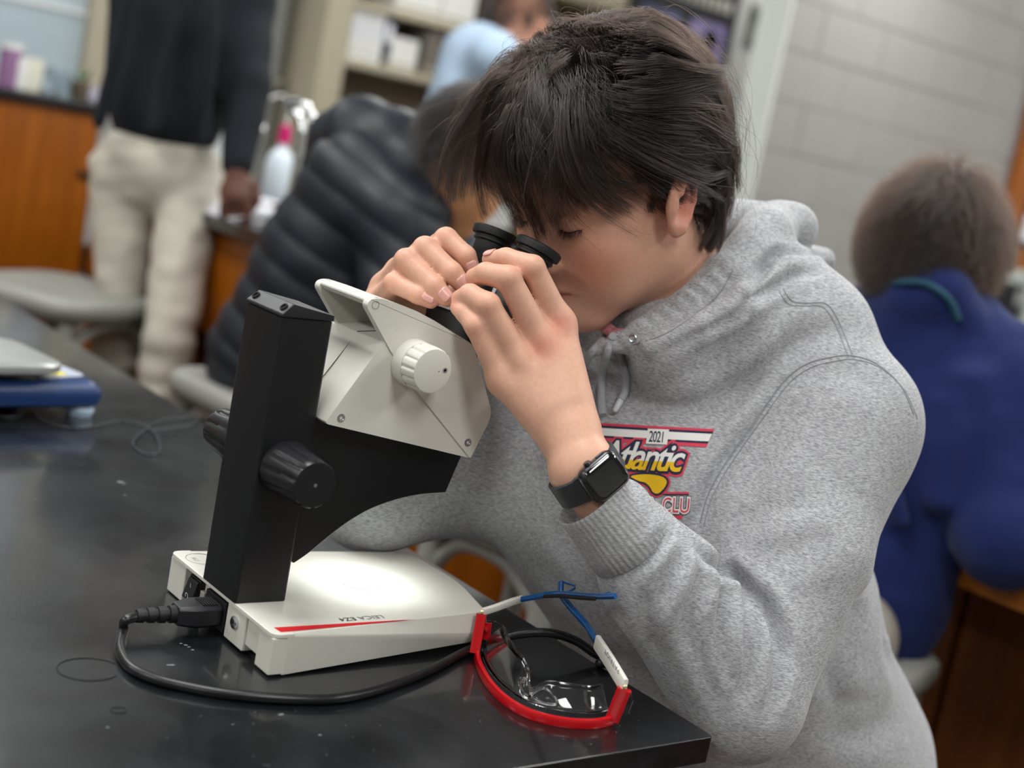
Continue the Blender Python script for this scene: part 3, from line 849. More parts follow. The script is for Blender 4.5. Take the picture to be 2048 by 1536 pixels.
panel = [bf(u, v, .0496) for u, v in round_poly([(-.085, .012), (-.012, .03), (-.02, .11), (-.055, .165), (-.085, .165)], .012, 4)]
MB().prism(panel, (0, 0, .0012)).build('keypad', mat('keypad_grey', S(168, 174, 190), .4), bal)
for u, v, du_, dv in ((-.075, .03, .035, .05), (-.07, .085, .03, .035), (-.07, .125, .022, .03)):
    MB().prism([bf(u, v, .051), bf(u + du_, v, .051), bf(u + du_ - .004, v + dv, .051), bf(u, v + dv, .051)], (0, 0, .0006)).build('keypad_button', mat('keypad_yellow', S(226, 206, 20), .4), bal)
po = round_poly([(-.30, -.02), (-.058, -.012), (-.058, .155), (-.30, .155)], .045, 8)
b = MB(); b.loft([[bf(u, v, h) for u, v in [(-.1875 + (q[0] + .1875) * s, .07 + (q[1] - .07) * s) for q in po]] for h, s in ((.058, .90), (.062, .99), (.066, 1.0), (.071, .99), (.0745, .93), (.0760, .85))])
b.build('pan', M_pan, bal, smooth=40)
MB().lathe([(0, .03), (.011, .03)], bf(-.19, .07, .048), (0, 0, 1), 24).build('pan_support', M_dark, bal)
for u, v in ((-.022, .018), (-.27, .018), (-.27, .175), (-.04, .17)):
    MB().lathe([(0, .0155), (.008, .0185), (.013, .016), (.0145, .012)], bf(u, v, 0), (0, 0, 1), 24).build('foot', mat('foot_white', S(176, 196, 214), .4), bal, smooth=40)
wr = thing('thin_wire', 'thin dark wire lying in loops on the table by the balance', 'wire', oz(200, 850, 0))
wp = [oz(*q, .0022) for q in [(-30, 822), (10, 834), (45, 830), (60, 824), (90, 843), (140, 856), (190, 852), (240, 842), (290, 853), (315, 875), (318, 905), (290, 908), (266, 890), (280, 868), (320, 842), (370, 836), (398, 832), (385, 850), (340, 858), (300, 862)]]
MB().tube(smooth_path(wp, 6), .0013, 8).build('wire_strand', mat('wire_grey', S(40, 42, 48), .35), wr, smooth=60)
# ================================================================== the student at the microscope
def nrm(v): v = np.asarray(v, float); return v / np.linalg.norm(v)
zz = np.array([0, 0, 1.])
HP = math.radians(29)
HE = np.array([.823, YS, T + .391])                    # midpoint between the eyes
HF = np.array([-math.cos(HP), 0, -math.sin(HP)]); HU = np.array([-math.sin(HP), 0, math.cos(HP)]); HL_ = np.array([0, -1., 0])
HS = .00108
def hd(f, l, u): return HE + (HF * f + HL_ * l + HU * u) * HS
HAX = np.array([HF, HL_, HU])
# torso frame, turned towards the camera side
TF = nrm([-.86, -.51, 0]); TL = nrm([.51, -.86, 0]); TAX = np.array([TF, TL, zz])
CH = np.array([1.035, .99, T])
def tr_(f, l, u): return CH + TF * f + TL * l + zz * u
SHL, SHR = tr_(.0, .160, .245), tr_(.03, -.175, .25)
ELL, ELR = od(1478, 1392, 1.245), od(745, 985, 1.40)
WRL, WRR = od(1166, 938, 1.185), od(800, 660, 1.365)

def head_solid(s):
    m = HS
    s.ell(hd(-91, 0, 42), np.array([99, 79, 93]) * m, HAX, .01)
    s.ell(hd(-60, 0, -30), np.array([62, 62, 70]) * m, HAX, .03)
    s.cone(hd(-80, 46, -52), hd(-20, 16, -94), .022, .016, .03); s.cone(hd(-80, -46, -52), hd(-20, -16, -94), .022, .016, .03)
    s.cone(hd(-20, 14, -94), hd(-20, -14, -94), .016, .016, .02); s.ell(hd(-12, 0, -97), np.array([15, 19, 13]) * m, HAX, .012)
    s.ell(hd(-36, 0, -62), np.array([38, 34, 38]) * m, HAX, .025)
    for q in (1, -1):
        s.ell(hd(-32, 43 * q, -30), np.array([26, 22, 24]) * m, HAX, .025)
        s.cone(hd(-12, 12 * q, 15), hd(-26, 46 * q, 14), .010, .011, .016)
        s.ell(hd(-30, 34 * q, -56), np.array([22, 20, 26]) * m, HAX, .022)
    s.ell(hd(-14, 0, 42), np.array([24, 52, 40]) * m, HAX, .03)
    for q in (1, -1):
        s.ell(hd(2, 30 * q, 1), np.array([11, 15, 9]) * m, HAX, .010, 's')
        s.ell(hd(-14, 31 * q, -1), np.array([15.5, 15.5, 12.5]) * m, HAX, .004)
    s.cone(hd(-6, 0, 8), hd(16, 0, -34), .0075, .0095, .012); s.ell(hd(17, 0, -37), np.array([9.5, 10, 9]) * m, HAX, .006)
    for q in (1, -1): s.ell(hd(7, 11 * q, -40), np.array([9, 6.5, 7]) * m, HAX, .005)
    s.chain([hd(-7, 23, -67), hd(1, 10, -63.5), hd(3, 0, -64.5), hd(1, -10, -63.5), hd(-7, -23, -67)], [.0035, .0052, .005, .0052, .0035], .006)
    s.chain([hd(-7, 22, -69), hd(0, 9, -74), hd(1, 0, -74.5), hd(0, -9, -74), hd(-7, -22, -69)], [.0035, .006, .0066, .006, .0035], .006)
    s.chain([hd(-4, 26, -68.5), hd(6, 9, -68.5), hd(8, 0, -69), hd(6, -9, -68.5), hd(-4, -26, -68.5)], [.0012] * 5, .0025, 's')
    for q in (1, -1):                                   # ears
        ea, eb = math.cos(.36), math.sin(.36); F2 = HF * ea + HU * eb; U2 = HU * ea - HF * eb
        ax = np.array([nrm(F2 * .93 + HL_ * q * .36), nrm(HL_ * q * .93 - F2 * .36), U2])
        c = hd(-86, 76 * q, -5)
        s.ell(c + HL_ * q * .006, np.array([19, 6.5, 30]) * m, ax, .006)
        s.ell(c + HL_ * q * .014 + HF * .004 - HU * .002, np.array([10, 6, 17]) * m, ax, .005, 's')
        s.chain([c + (ax[0] * a + ax[1] * .010 + U2 * b) for a, b in ((.010, .008), (.007, .023), (-.005, .026), (-.016, .016), (-.017, .0), (-.011, -.016), (-.002, -.026))], [.0035, .0042, .0045, .0045, .0042, .004, .0045], .004)
        s.ell(c + ax[0] * .002 + ax[1] * .006 - U2 * .025, np.array([8, 5.5, 8]) * m, ax, .006)
        s.ell(c + ax[0] * .014 + ax[1] * .006 + U2 * -.004, np.array([5, 5, 9]) * m, ax, .005)
NB_ = tr_(.0, .0, .285)
def finger(s, J, R, k=.006):
    """knuckle, middle joint, end joint, tip"""
    J = [np.asarray(j, float) for j in J]
    s.cone(J[0], J[1], R[0], R[1] * .97, k); s.cone(J[1], J[2], R[1], R[2] * .98, .003); s.cone(J[2], J[3], R[2], R[3], .003)
# left (near) hand: knuckle, middle joint, end joint, tip as image point and viewing depth
LFING = [
    [od(1120, 648, 1.222), od(1065, 535, 1.205), od(1012, 517, 1.215), od(981, 519, 1.228)],
    [od(1086, 690, 1.210), od(1016, 557, 1.193), od(972, 547, 1.207), od(948, 555, 1.222)],
    [od(1042, 728, 1.204), od(976, 610, 1.190), od(940, 589, 1.203), od(920, 597, 1.217)],
    [od(1006, 762, 1.204), od(952, 652, 1.194), od(930, 625, 1.204), od(917, 616, 1.214)]]
LRAD = [[.0122, .0111, .0094, .0078], [.0126, .0115, .0098, .0082], [.0122, .0109, .0093, .0079], [.0114, .0100, .0086, .0074]]
RFING = [
    [od(838, 520, 1.315), od(892, 478, 1.272), od(932, 512, 1.262), od(945, 541, 1.264)],
    [od(800, 545, 1.310), od(850, 497, 1.262), od(904, 545, 1.250), od(927, 571, 1.252)],
    [od(770, 575, 1.305), od(812, 520, 1.258), od(868, 572, 1.246), od(893, 597, 1.246)],
    [od(752, 608, 1.300), od(788, 566, 1.258), od(836, 590, 1.248), od(862, 602, 1.248)]]
RRAD = [[.0118, .0108, .0092, .0078], [.0122, .0112, .0096, .0082], [.0118, .0106, .0092, .0080], [.0108, .0095, .0082, .0072]]
def hand_solid(s, FG, RD, W, Wd, thumb, trad):
    """W wrist centre; Wd unit vector across the wrist from little-finger side to thumb side"""
    for i, (J, R) in enumerate(zip(FG, RD)):
        finger(s, J, R, .006)
        o = W + Wd * (.0125 - .0085 * i)
        s.cone(o, J[0], .0150, R[0] + .0008, .012)
    for i in range(3):                                  # palm between the knuckles
        a, b = FG[i][0], FG[i + 1][0]
        s.cone((a + b) / 2 * .75 + W * .25, (a + b) / 2 * .35 + W * .65, .0105, .015, .012)
    s.chain(thumb, trad, .012)
LWd = nrm(od(1195, 880, 1.2) - od(1085, 930, 1.2))
LTH = [od(1142, 850, 1.215), od(1118, 760, 1.255), od(1062, 665, 1.285), od(1020, 612, 1.292)]
RWd = nrm(FG_ := RFING[0][0] - RFING[3][0])
RTH = [WRR + RWd * .018 + np.array([.01, .0, .01]), od(880, 625, 1.345), od(930, 575, 1.335), od(960, 540, 1.325)]

body = Solid()
head_solid(body)
body.cone(hd(-92, 0, -40), NB_ + np.array([.01, 0, .02]), .056, .060, .03)
body.cone(NB_, tr_(-.02, 0, .10), .062, .11, .05)
for q, sh, el, wr_ in ((1, SHL, ELL, WRL), (-1, SHR, ELR, WRR)):
    body.cone(NB_ - zz * .03, sh, .05, .048, .04)
    body.cone(sh, el, .046, .036, .02); body.cone(el, el * .45 + wr_ * .55, .037, .034, .02); body.cone(el * .45 + wr_ * .55, wr_, .034, .0245, .01)
body.cone(WRL + LWd * .006, WRL - LWd * .006, .0235, .0235, .01)
hand_solid(body, LFING, LRAD, od(1140, 868, 1.196), LWd, LTH, [.017, .0145, .0115, .0095])
body.cone(WRL, od(1140, 868, 1.196), .0235, .022, .01)
hand_solid(body, RFING, RRAD, WRR + nrm(RFING[1][0] - WRR) * .02, RWd, RTH, [.017, .014, .0115, .0095])
body.cone(WRR, WRR + nrm(RFING[1][0] - WRR) * .02, .0235, .022, .01)
BV, BF = body.surface(.00185, relax=1)
# ---- tint that belongs to the skin itself: flushed cheeks, ears, knuckles, lips, nails, brows
SK = np.array(S(208, 160, 137)); TN = np.tile(SK, (len(BV), 1))
def blot(c, r, col, a, ax=None):
    global TN
    q = (BV - c) if ax is None else (BV - c) @ ax.T
    d = np.linalg.norm(q / np.asarray(r), axis=1); w_ = a * np.clip(1.3 - d, 0, 1) ** 1.5
    w_ = np.clip(w_, 0, 1)[:, None]; TN = TN * (1 - w_) + np.array(col) * w_
# scalp under the hair
PINK, RED, LIP, NAIL = S(208, 118, 98), S(196, 92, 76), S(150, 70, 68), S(222, 168, 158)
for q in (1, -1):
    blot(hd(-18, 44 * q, -36), (.045, .03, .036), PINK, .5, HAX); blot(hd(-93, 84 * q, -14), (.032, .022, .042), RED, .55, HAX)
    blot(hd(-2, 30 * q, 6), (.02, .02, .008), S(176, 116, 96), .45, HAX)
blot(hd(20, 0, -38), (.02, .02, .02), PINK, .5, HAX)
blot(hd(0, 0, -69), (.016, .027, .0085), LIP, 1.0, HAX)
for FG in (LFING, RFING):
    for J in FG:
        blot(J[1], .013, PINK, .32); blot(J[2], .010, PINK, .28); blot(J[3], .012, PINK, .45)
        blot(J[0], .014, RED, .22)
blot(LFING[0][0] + np.array([-.006, -.008, 0]), .016, RED, .5); blot(LFING[1][0] + np.array([-.006, -.008, 0]), .018, RED, .45)
blot(od(946, 528, 1.25), .006, S(170, 50, 44), .7)
blot(oy(1147, 572, .955), .0022, S(110, 60, 44), .8)
SCC = hd(-91, 0, 42); SCR = np.array([99, 79, 93]) * HS
def scalp_mask(P):
    q = (P - SCC) @ HAX.T / HS; f, l, u = q[:, 0], np.abs(q[:, 1]), q[:, 2]
    m_ = (u > 12 + np.clip(f - 30, 0, 60) * .25) | ((f < 60 - l * .25) & (u > -14)) | ((f < 30) & (u > -46)) | ((f < -28) & (u > -80))
    return m_ & ~((f > -20) & (f < 22) & (u < -34) & (l > 55)) & (u > -85)
qs = np.linalg.norm(((BV - SCC) @ HAX.T) / (SCR + .012), axis=1) < 1.0
TN[scalp_mask(BV + HAX.T @ np.array([.012, 0, -.014])) & scalp_mask(BV) & qs] = S(30, 22, 20)
M_skin = mat('skin', tuple(SK), .46, vcol='tint', var=.05, vscale=260, bump=.12, bscale=1400, bdist=.0006, sss=.12, spec=.4)
person = thing('person', 'student in grey printed hoodie bending over the microscope, hands on its eyepieces', 'person', (1.05, 1.0, 0))
quads('body', BV, BF, M_skin, person, TN)
# nails: thin plates on the visible finger ends
M_nail = mat('nail', S(212, 158, 148), .25)
def nail(J, R, up, nm='nail', s=1.):
    d = nrm(J[3] - J[2]); n = up - d * (up @ d); n = nrm(n); sd = np.cross(d, n); L_ = np.linalg.norm(J[3] - J[2])
    rows = []
    for t in np.linspace(-.0085, .0030, 8):
        r = R[3] + (R[2] - R[3]) * max(0, -t) / L_; r = math.sqrt(max(r * r - max(0, t) ** 2, 1e-7)) + .0003
        hw = .0052 * s * (1 - .45 * max(0, (abs(t + .0028) - .0034) / .0024) ** 2)
        rows.append([J[3] + d * t + r * (math.cos(a * hw / r) * n + math.sin(a * hw / r) * sd) for a in np.linspace(-1, 1, 7)])
    V = [v for r in rows for v in r]; F = [(i * 7 + j, (i + 1) * 7 + j, (i + 1) * 7 + j + 1, i * 7 + j + 1) for i in range(7) for j in range(6)]
    o = mesh(nm, V, F, M_nail, person, smooth=180); m_ = o.modifiers.new('t', 'SOLIDIFY'); m_.thickness = .0007; m_.offset = 1
vup = nrm(EYE - RFING[1][3])
for i in (0, 1, 2, 3): nail(RFING[i], RRAD[i], nrm(vup + np.array([-.1, 0, .45])), s=1.2 if i < 3 else .9)
nail(LFING[0], LRAD[0], nrm(vup * .2 + np.array([-.5, .3, .8]))); 
# ---------------------------------------------------------------- grey hooded sweatshirt
M_hood = mat('grey_heather', S(150, 150, 152), .95, sheen=.2)
M_rib = mat('grey_rib', S(150, 150, 152), .95, sheen=.2)
M_stitch = mat('grey_thread', S(136, 137, 140), .9)
def heather(m, c1, c2, ribs=0):
    nt = m.node_tree; N, L = nt.nodes, nt.links; b = N['Principled BSDF']
    tc = N.new('ShaderNodeTexCoord'); mp = N.new('ShaderNodeMapping'); mp.inputs['Scale'].default_value = (230, 230, 1250)
    mp.inputs['Rotation'].default_value = (.12, .1, .5)
    n = N.new('ShaderNodeTexNoise'); n.inputs['Scale'].default_value = 1; n.inputs['Detail'].default_value = 4; n.inputs['Roughness'].default_value = .65
    n2 = N.new('ShaderNodeTexNoise'); n2.inputs['Scale'].default_value = 140; n2.inputs['Detail'].default_value = 2
    ad = N.new('ShaderNodeMath'); ad.operation = 'MULTIPLY_ADD'; ad.inputs[1].default_value = .9
    mu = N.new('ShaderNodeMath'); mu.operation = 'MULTIPLY'; mu.inputs[1].default_value = .1
    r = N.new('ShaderNodeValToRGB'); r.color_ramp.elements[0].position = .34; r.color_ramp.elements[1].position = .66
    r.color_ramp.elements[0].color = (*c1, 1); r.color_ramp.elements[1].color = (*c2, 1)
    L.new(tc.outputs['Object'], mp.inputs[0]); L.new(mp.outputs[0], n.inputs['Vector']); L.new(tc.outputs['Object'], n2.inputs['Vector'])
    L.new(n2.outputs[0], mu.inputs[0]); L.new(n.outputs[0], ad.inputs[0]); L.new(mu.outputs[0], ad.inputs[2])
    L.new(ad.outputs[0], r.inputs[0]); L.new(r.outputs[0], b.inputs['Base Color'])
    bp = N.new('ShaderNodeBump'); bp.inputs['Strength'].default_value = .4; bp.inputs['Distance'].default_value = .0005
    L.new(n.outputs[0], bp.inputs['Height']); L.new(bp.outputs[0], b.inputs['Normal'])
heather(M_hood, S(116, 116, 121), S(194, 194, 197)); heather(M_rib, S(128, 128, 131), S(184, 184, 186))
hood = Solid()
C1, C2, C3 = np.array([1.05, .985, T + .11]), np.array([1.140, .964, T - .01]), np.array([1.27, .965, T - .20])
hood.cone(C1, C2, .148, .160, .05); hood.cone(C2, C3, .162, .200, .05)
hood.ell(tr_(.030, .005, .120), (.125, .165, .145), TAX, .06)
for sh in (SHL, SHR): hood.cone(NB_ - zz * .055, sh - zz * .012, .070, .066, .06)
CUL = WRL + (ELL - WRL) * .22; CUR = WRR + (ELR - WRR) * .22
for sh, el, cu, wr_ in ((SHL, ELL, CUL, WRL), (SHR, ELR, CUR, WRR)):
    hood.cone(sh, sh * .5 + el * .5, .074, .071, .05); hood.cone(sh * .5 + el * .5, el, .071, .057, .02)
    m1 = el * .35 + cu * .65
    hood.cone(el, m1, .057, .051, .012); hood.cone(m1, cu, .049, .038, .012)
# the hood lying round the neck: an upper roll and a lower roll, on both sides
NCK = [(1196, 700, .965, .007), (1285, 668, .938, .013), (1372, 620, .925, .018), (1450, 556, .930, .022), (1530, 470, .970, .026), (1560, 452, 1.02, .027)]
LOW = [(1300, 690, .915, .008), (1400, 655, .893, .011), (1485, 598, .890, .013), (1565, 545, .915, .013), (1612, 522, .965, .013), (1622, 516, 1.02, .013)]
def other_side(p): q = p - CH; return p - 2 * TL * (q @ TL - .012)
for lst, kk in ((NCK, .012), (LOW, .010)):
    Pp = [oy(a, b_, c_) for a, b_, c_, _ in lst]; Rr = [r_ for *_, r_ in lst]
    far_ = [np.array([p[0], 2 * 1.012 - p[1], p[2]]) for p in Pp]; hood.chain(Pp, Rr, kk); hood.chain(far_, Rr, kk); hood.cone(Pp[-1], far_[-1], Rr[-1], Rr[-1], kk)
# opening for the neck
hood.cone(hd(-80, 0, -60), NB_ + np.array([-.012, 0, -.012]), .050, .054, .008, 's')
hood.cone(NB_ + np.array([-.03, 0, .0]), oy(1185, 690, .985) + np.array([0.02, .0, .03]), .040, .012, .008, 's')
hood.cone(od(762, 990, 1.405), od(1015, 972, 1.44), .042, .055, .04)
# yoke over the shoulders up to the collar
for mir in (lambda p: p, other_side):
    hood.cone(mir(oy(1560, 620, .945)), mir(SHL), .060, .072, .03)
    hood.cone(mir(oy(1480, 640, .925)), mir(oy(1625, 655, .90)), .030, .056, .03)
    hood.cone(mir(oy(1330, 730, .925)), mir(oy(1480, 680, .905)), .020, .035, .03)
HV, HF2 = hood.surface(.0030, relax=2)
# ---- drape: broad sags, then the folds and creases of the cloth
def bvh_of(V, F): return BVHTree.FromPolygons([tuple(v) for v in V], [tuple(f) for f in F])
def hit(bv, px, py):
    d = nrm(view(px, py)); loc, n, i, dist = bv.ray_cast(Vector(EYE), Vector(d)); return (None, None) if loc is None else (np.array(loc), np.array(n))
hb0 = bvh_of(HV, HF2)
def on_cloth(bv, pts): return [q for q in (hit(bv, *p)[0] for p in smooth_path([(a, b_, 0) for a, b_ in pts], 6) for p in [(p[0], p[1])]) if q is not None]
def seg_dist(V, P):
    d = np.full(len(V), 1e3); u = np.zeros(len(V)); k = len(P) - 1
    for i, (a, b_) in enumerate(zip(P[:-1], P[1:])):
        ab = b_ - a; t = np.clip(((V - a) @ ab) / max(ab @ ab, 1e-12), 0, 1); e = np.linalg.norm(V - a - t[:, None] * ab, axis=1)
        w_ = e < d; d[w_] = e[w_]; u[w_] = (i + t[w_]) / k
    return d, u
HN = normals(HV, HF2); disp = .0028 * vnoise(HV, 9, 1) + .0010 * vnoise(HV, 22, 2)
FOLDS = [  # polyline on the cloth, half width, depth (positive sinks), rim height
    ([(1386, 1080), (1440, 1132), (1500, 1182), (1548, 1245), (1578, 1330)], .0075, .0135, .006),
    ([(1436, 1130), (1452, 1200), (1446, 1290), (1462, 1380)], .0065, .0090, .005), ([(1478, 1165), (1500, 1240), (1500, 1330), (1486, 1410)], .0070, .0085, .005),
    ([(1515, 1200), (1545, 1270), (1556, 1350), (1540, 1430)], .0070, .0080, .005), ([(1405, 1105), (1402, 1170), (1376, 1240), (1372, 1310)], .0070, .0070, .004),
    ([(1372, 1090), (1340, 1150), (1322, 1215)], .0065, .0060, .004), ([(1345, 1060), (1300, 1105), (1250, 1150)], .006, .0055, .004), ([(1300, 1180), (1290, 1250), (1320, 1330)], .010, .0050, .003),
    ([(1420, 1230), (1410, 1320), (1440, 1420)], .008, .0045, .003),
    ([(1392, 1060), (1410, 1000), (1450, 930), (1510, 850), (1570, 772), (1640, 726)], .008, .0110, .005),
    ([(1450, 1075), (1540, 1020), (1660, 990)], .016, .0075, .004), ([(1480, 1120), (1570, 1100), (1680, 1060)], .014, .0055, .003), ([(1600, 800), (1530, 900), (1480, 1000)], .014, .0070, .004),
    ([(1690, 650), (1600, 690), (1500, 760), (1400, 850)], .013, .0080, .005), ([(1560, 640), (1480, 700), (1370, 760)], .014, .0065, .004),
    ([(1600, 760), (1700, 745), (1770, 790)], .014, .0035, .002), ([(1640, 900), (1700, 1000), (1690, 1100)], .018, .0030, .001),
    ([(1720, 1180), (1690, 1290), (1640, 1400)], .014, .0060, .003), ([(1790, 1170), (1770, 1270), (1790, 1340)], .014, .0045, .003),
    ([(1640, 1420), (1700, 1460), (1800, 1440)], .016, .0045, .003), ([(1660, 1330), (1680, 1400), (1760, 1400)], .012, .004, .002),
    ([(1120, 1230), (1180, 1290), (1260, 1330)], .012, .0040, .002), ([(1060, 1120), (1120, 1180), (1160, 1260)], .014, .0035, .002),
    ([(1260, 790), (1330, 770), (1400, 735)], .012, .0030, .002),
    ([(1488, 612), (1538, 523), (1598, 504), (1646, 506)], .006, .010, .003), ([(1330, 700), (1466, 637), (1504, 602), (1557, 569), (1598, 546), (1643, 543)], .006, .010, .003),
    ([(1320, 1010), (1290, 960), (1280, 920)], .012, .0030, .001)]
for k, x in enumerate([(1216, 668), (1240, 656), (1262, 648), (1286, 634), (1310, 622), (1336, 606), (1360, 592), (1384, 576), (1408, 556), (1432, 540)]):
    FOLDS.append(([x, (x[0] + 16, x[1] + 12), (x[0] + 30 + (k % 3) * 6, x[1] + 26)], .0042, .0026, .0022))
for pts, wd, dp, rim_ in FOLDS:
    P = on_cloth(hb0, pts)
    if len(P) < 2: continue
    lo_, hi_ = np.min(P, 0) - .06, np.max(P, 0) + .06
    ii = np.where(np.all((HV > lo_) & (HV < hi_), 1))[0]
    if len(ii) == 0: continue
    d, u = seg_dist(HV[ii], P); d /= wd; tp = np.clip(np.sin(np.pi * np.clip(u, .02, .98)), 0, 1) ** .7
    disp[ii] += tp * (-dp * np.exp(-d * d) + rim_ * .7 * np.exp(-((d - 2.1) / 1.0) ** 2))
HV = HV + HN * disp[:, None]; HV = relax_mesh(HV, HF2, .35)
hoodie = quads('hoodie', HV, HF2, M_hood, person)
hb1 = bvh_of(HV, HF2)
fa_, _ = seg_dist(HV, [ELL, CUL, WRL]); keep_ = fa_ > .072
hbt = bvh_of(HV, HF2[np.all(keep_[HF2], axis=1)])          # the body of the sweatshirt without the near forearm
# ribbed cuffs
def cuff(a, b_, ra, rb, nm='cuff'):
    d = nrm(b_ - a); L_ = np.linalg.norm(b_ - a)
    rib = lambda t, h: .012 * math.cos(t * 44)
    MB().lathe([(-.004, ra * .9), (0, ra), (L_ * .3, ra * .985), (L_ * .8, rb), (L_ - .002, rb * 1.01), (L_, rb * .985), (L_ - .001, rb * .93), (L_ * .5, rb * .9), (0, ra * .84)], a, d, 176, rib).build(nm, M_rib, hoodie, smooth=60)
cuff(od(1262, 1092, 1.20), od(1181, 994, 1.186), .0385, .0345)
cuff(CUR, WRR + (ELR - WRR) * .06, .0375, .034)
# stitched seams lying in the cloth
def seam(pts, off=0., r=.00055, nm='seam_stitch', m=M_stitch):
    P = on_cloth(hb1, pts)
    if len(P) > 1: MB().tube([p + nrm(EYE - p) * .0002 for p in P], r, 5).build(nm, m, hoodie)
ARM = [(1400, 1046), (1418, 985), (1458, 915), (1519, 828), (1569, 761), (1613, 728), (1660, 715), (1700, 711), (1750, 726), (1800, 770), (1828, 830)]
seam(ARM, r=.00065); seam([(a + 7, b_ + 8) for a, b_ in ARM], r=.0005)
YK = [(1566, 578), (1584, 602), (1612, 606), (1650, 607), (1672, 632), (1690, 672), (1704, 708)]
seam(YK, r=.00065); seam([(a - 7, b_ + 6) for a, b_ in YK], r=.0005)
seam([(1262, 690), (1330, 668), (1400, 622), (1440, 585), (1466, 540)], r=.0006)
# drawstrings with tips and an eyelet
M_cordg = mat('grey_drawstring', S(166, 168, 174), .9, bump=.6, bscale=700, bdist=.001)
def string(pts, tip=True):
    P = []
    for a, b_, lift in pts:
        q, n = hit(hb1, a, b_); P.append(q + nrm(EYE - q) * lift if q is not None else od(a, b_, 1.28))
    Q = smooth_path(P, 7); o = MB().tube(Q, .0040, 10).build('drawstring', M_cordg, hoodie, smooth=60)
    if tip: d = nrm(Q[-1] - Q[-3]); MB().lathe([(0, .0031), (.0005, .0034), (.012, .0030), (.014, .0018), (.014, .0001)], Q[-1], d, 12).build('aglet', mat('aglet_white', S(200, 202, 206), .35), o, smooth=40)
string([(1222, 668, .004), (1216, 700, .006), (1206, 745, .007), (1203, 790, .006), (1206, 830, .005)], False)
string([(1226, 672, .004), (1240, 710, .006), (1251, 750, .006), (1250, 782, .006), (1242, 800, .006)])
string([(1214, 672, .002), (1186, 702, .003), (1160, 742, .003)], False)
q, n = hit(hb1, 1266, 676)
if q is not None: MB().tube([q + n * .001 + .0034 * (math.cos(a) * nrm(np.cross(n, (0, 0, 1.))) + math.sin(a) * zz) for a in np.linspace(0, 6.283, 18, endpoint=False)], .0008, 6, closed=True).build('eyelet', M_steel, hoodie)
# undershirt collar showing at the throat
MB().tube(smooth_path([oy(1196, 640, 1.0), oy(1212, 655, .985), oy(1232, 668, .972), oy(1258, 668, .962)], 6), .006, 10).build('shirt_collar', mat('pink_plaid', S(186, 120, 128), .9, var=.5, vscale=160), person, smooth=60)
# trousers and seat hidden mostly by the table
leg = Solid()
for q in (1, -1):
    hipp = np.array([1.25, .972, T - .25]) + TL * .09 * q; kn = np.array([.86, .93, .50]) + np.array([0, -.17 * q, 0]) ; an = np.array([.95, .93, .06]) + np.array([0, -.17 * q, 0])
    leg.cone(hipp, kn, .095, .068, .03); leg.cone(kn, an, .066, .050, .02)
leg.ell(np.array([1.26, .972, T - .24]), (.16, .19, .09), TAX, .05)
LV_, LF_ = leg.surface(.009); quads('trousers', LV_, LF_, mat('tan_trousers', S(150, 130, 122), .9, var=.08, vscale=90), person)
M_shoe = mat('dark_shoe', S(40, 40, 44), .5)
for q in (1, -1):
    a_ = np.array([.95, .93 - .17 * q, .0])
    sh_ = Solid(); sh_.box(a_ + np.array([-.06, 0, .035]), (.14, .048, .034), .03, None, .02); sh_.cone(a_ + zz * .05, a_ + zz * .09, .045, .045, .02)
    V_, F_2 = sh_.surface(.008); quads('shoe', V_, F_2, M_shoe, person)
# ---------------------------------------------------------------- wristwatch
M_wb = mat('watch_band', S(52, 54, 58), .5); M_wc = mat('watch_case', S(70, 70, 74), .28, metal=.8); M_wg = mat('watch_glass', S(8, 8, 10), .04, spec=.7, coat=1)
wa = nrm(ELL - WRL); wc0 = WRL + wa * .006
wn = nrm(od(1200, 948, 1.16) - wc0); wn = nrm(wn - wa * (wn @ wa)); wt = np.cross(wa, wn)
if (wt @ LWd) < 0: wt = -wt
wch = thing('wristwatch', 'dark square smart wristwatch with black band on the left wrist', 'watch', wc0)
def wp_(u, v, h): return wc0 + wt * u + wa * v + wn * h       # u round the wrist, v towards the elbow, h outwards
RX, RY = .0320, .0270
band = MB(); rings = []
for a in np.linspace(0, 2 * math.pi, 60, endpoint=False):
    c_, s_ = math.cos(a), math.sin(a); hw = .0115 if s_ < .75 else .0125
    nx, ny = c_ / RX, s_ / RY; l_ = math.hypot(nx, ny); nx, ny = nx / l_, ny / l_
    rings.append([wp_(c_ * RX + nx * o_, v * hw, s_ * RY + ny * o_) for v, o_ in ((-1, 0), (-.9, .0017), (.9, .0017), (1, 0), (.9, -.0012), (-.9, -.0012))])
band.loft(rings, False, True); band.build('band', M_wb, wch, smooth=50)
cz = RY + .0012
def wring(hw, hl, r, h): return [wp_(u, v, h) for u, v in rrect(0, 0, hl * 2, hw * 2, r, 7)]
MB().loft([wring(.0155, .0185, .007, cz - .002), wring(.0167, .0195, .008, cz), wring(.0170, .0198, .0085, cz + .004), wring(.0165, .0193, .008, cz + .0075), wring(.0150, .0178, .007, cz + .0090)]).build('case', M_wc, wch, smooth=45)
MB().loft([wring(.0152, .0180, .007, cz + .0084), wring(.0149, .0177, .0068, cz + .0096), wring(.0138, .0166, .006, cz + .0105), wring(.0100, .0130, .004, cz + .0109)]).build('screen', M_wg, wch, smooth=50)
MB().lathe([(0, .0032), (.002, .0034), (.0032, .0030), (.0032, .0001)], wp_(-.006, -.0168, cz + .0045), -wa, 24, lambda t, h: .03 * math.cos(t * 20)).build('crown', M_wc, wch, smooth=30)
MB().box((-1, -1, -1), (1, 1, 1), lambda v: wp_(.007 + v[0] * .004, -.0172 + v[1] * .0008, cz + .0045 + v[2] * .0012)).build('side_button', M_wc, wch, bevel=.0005)
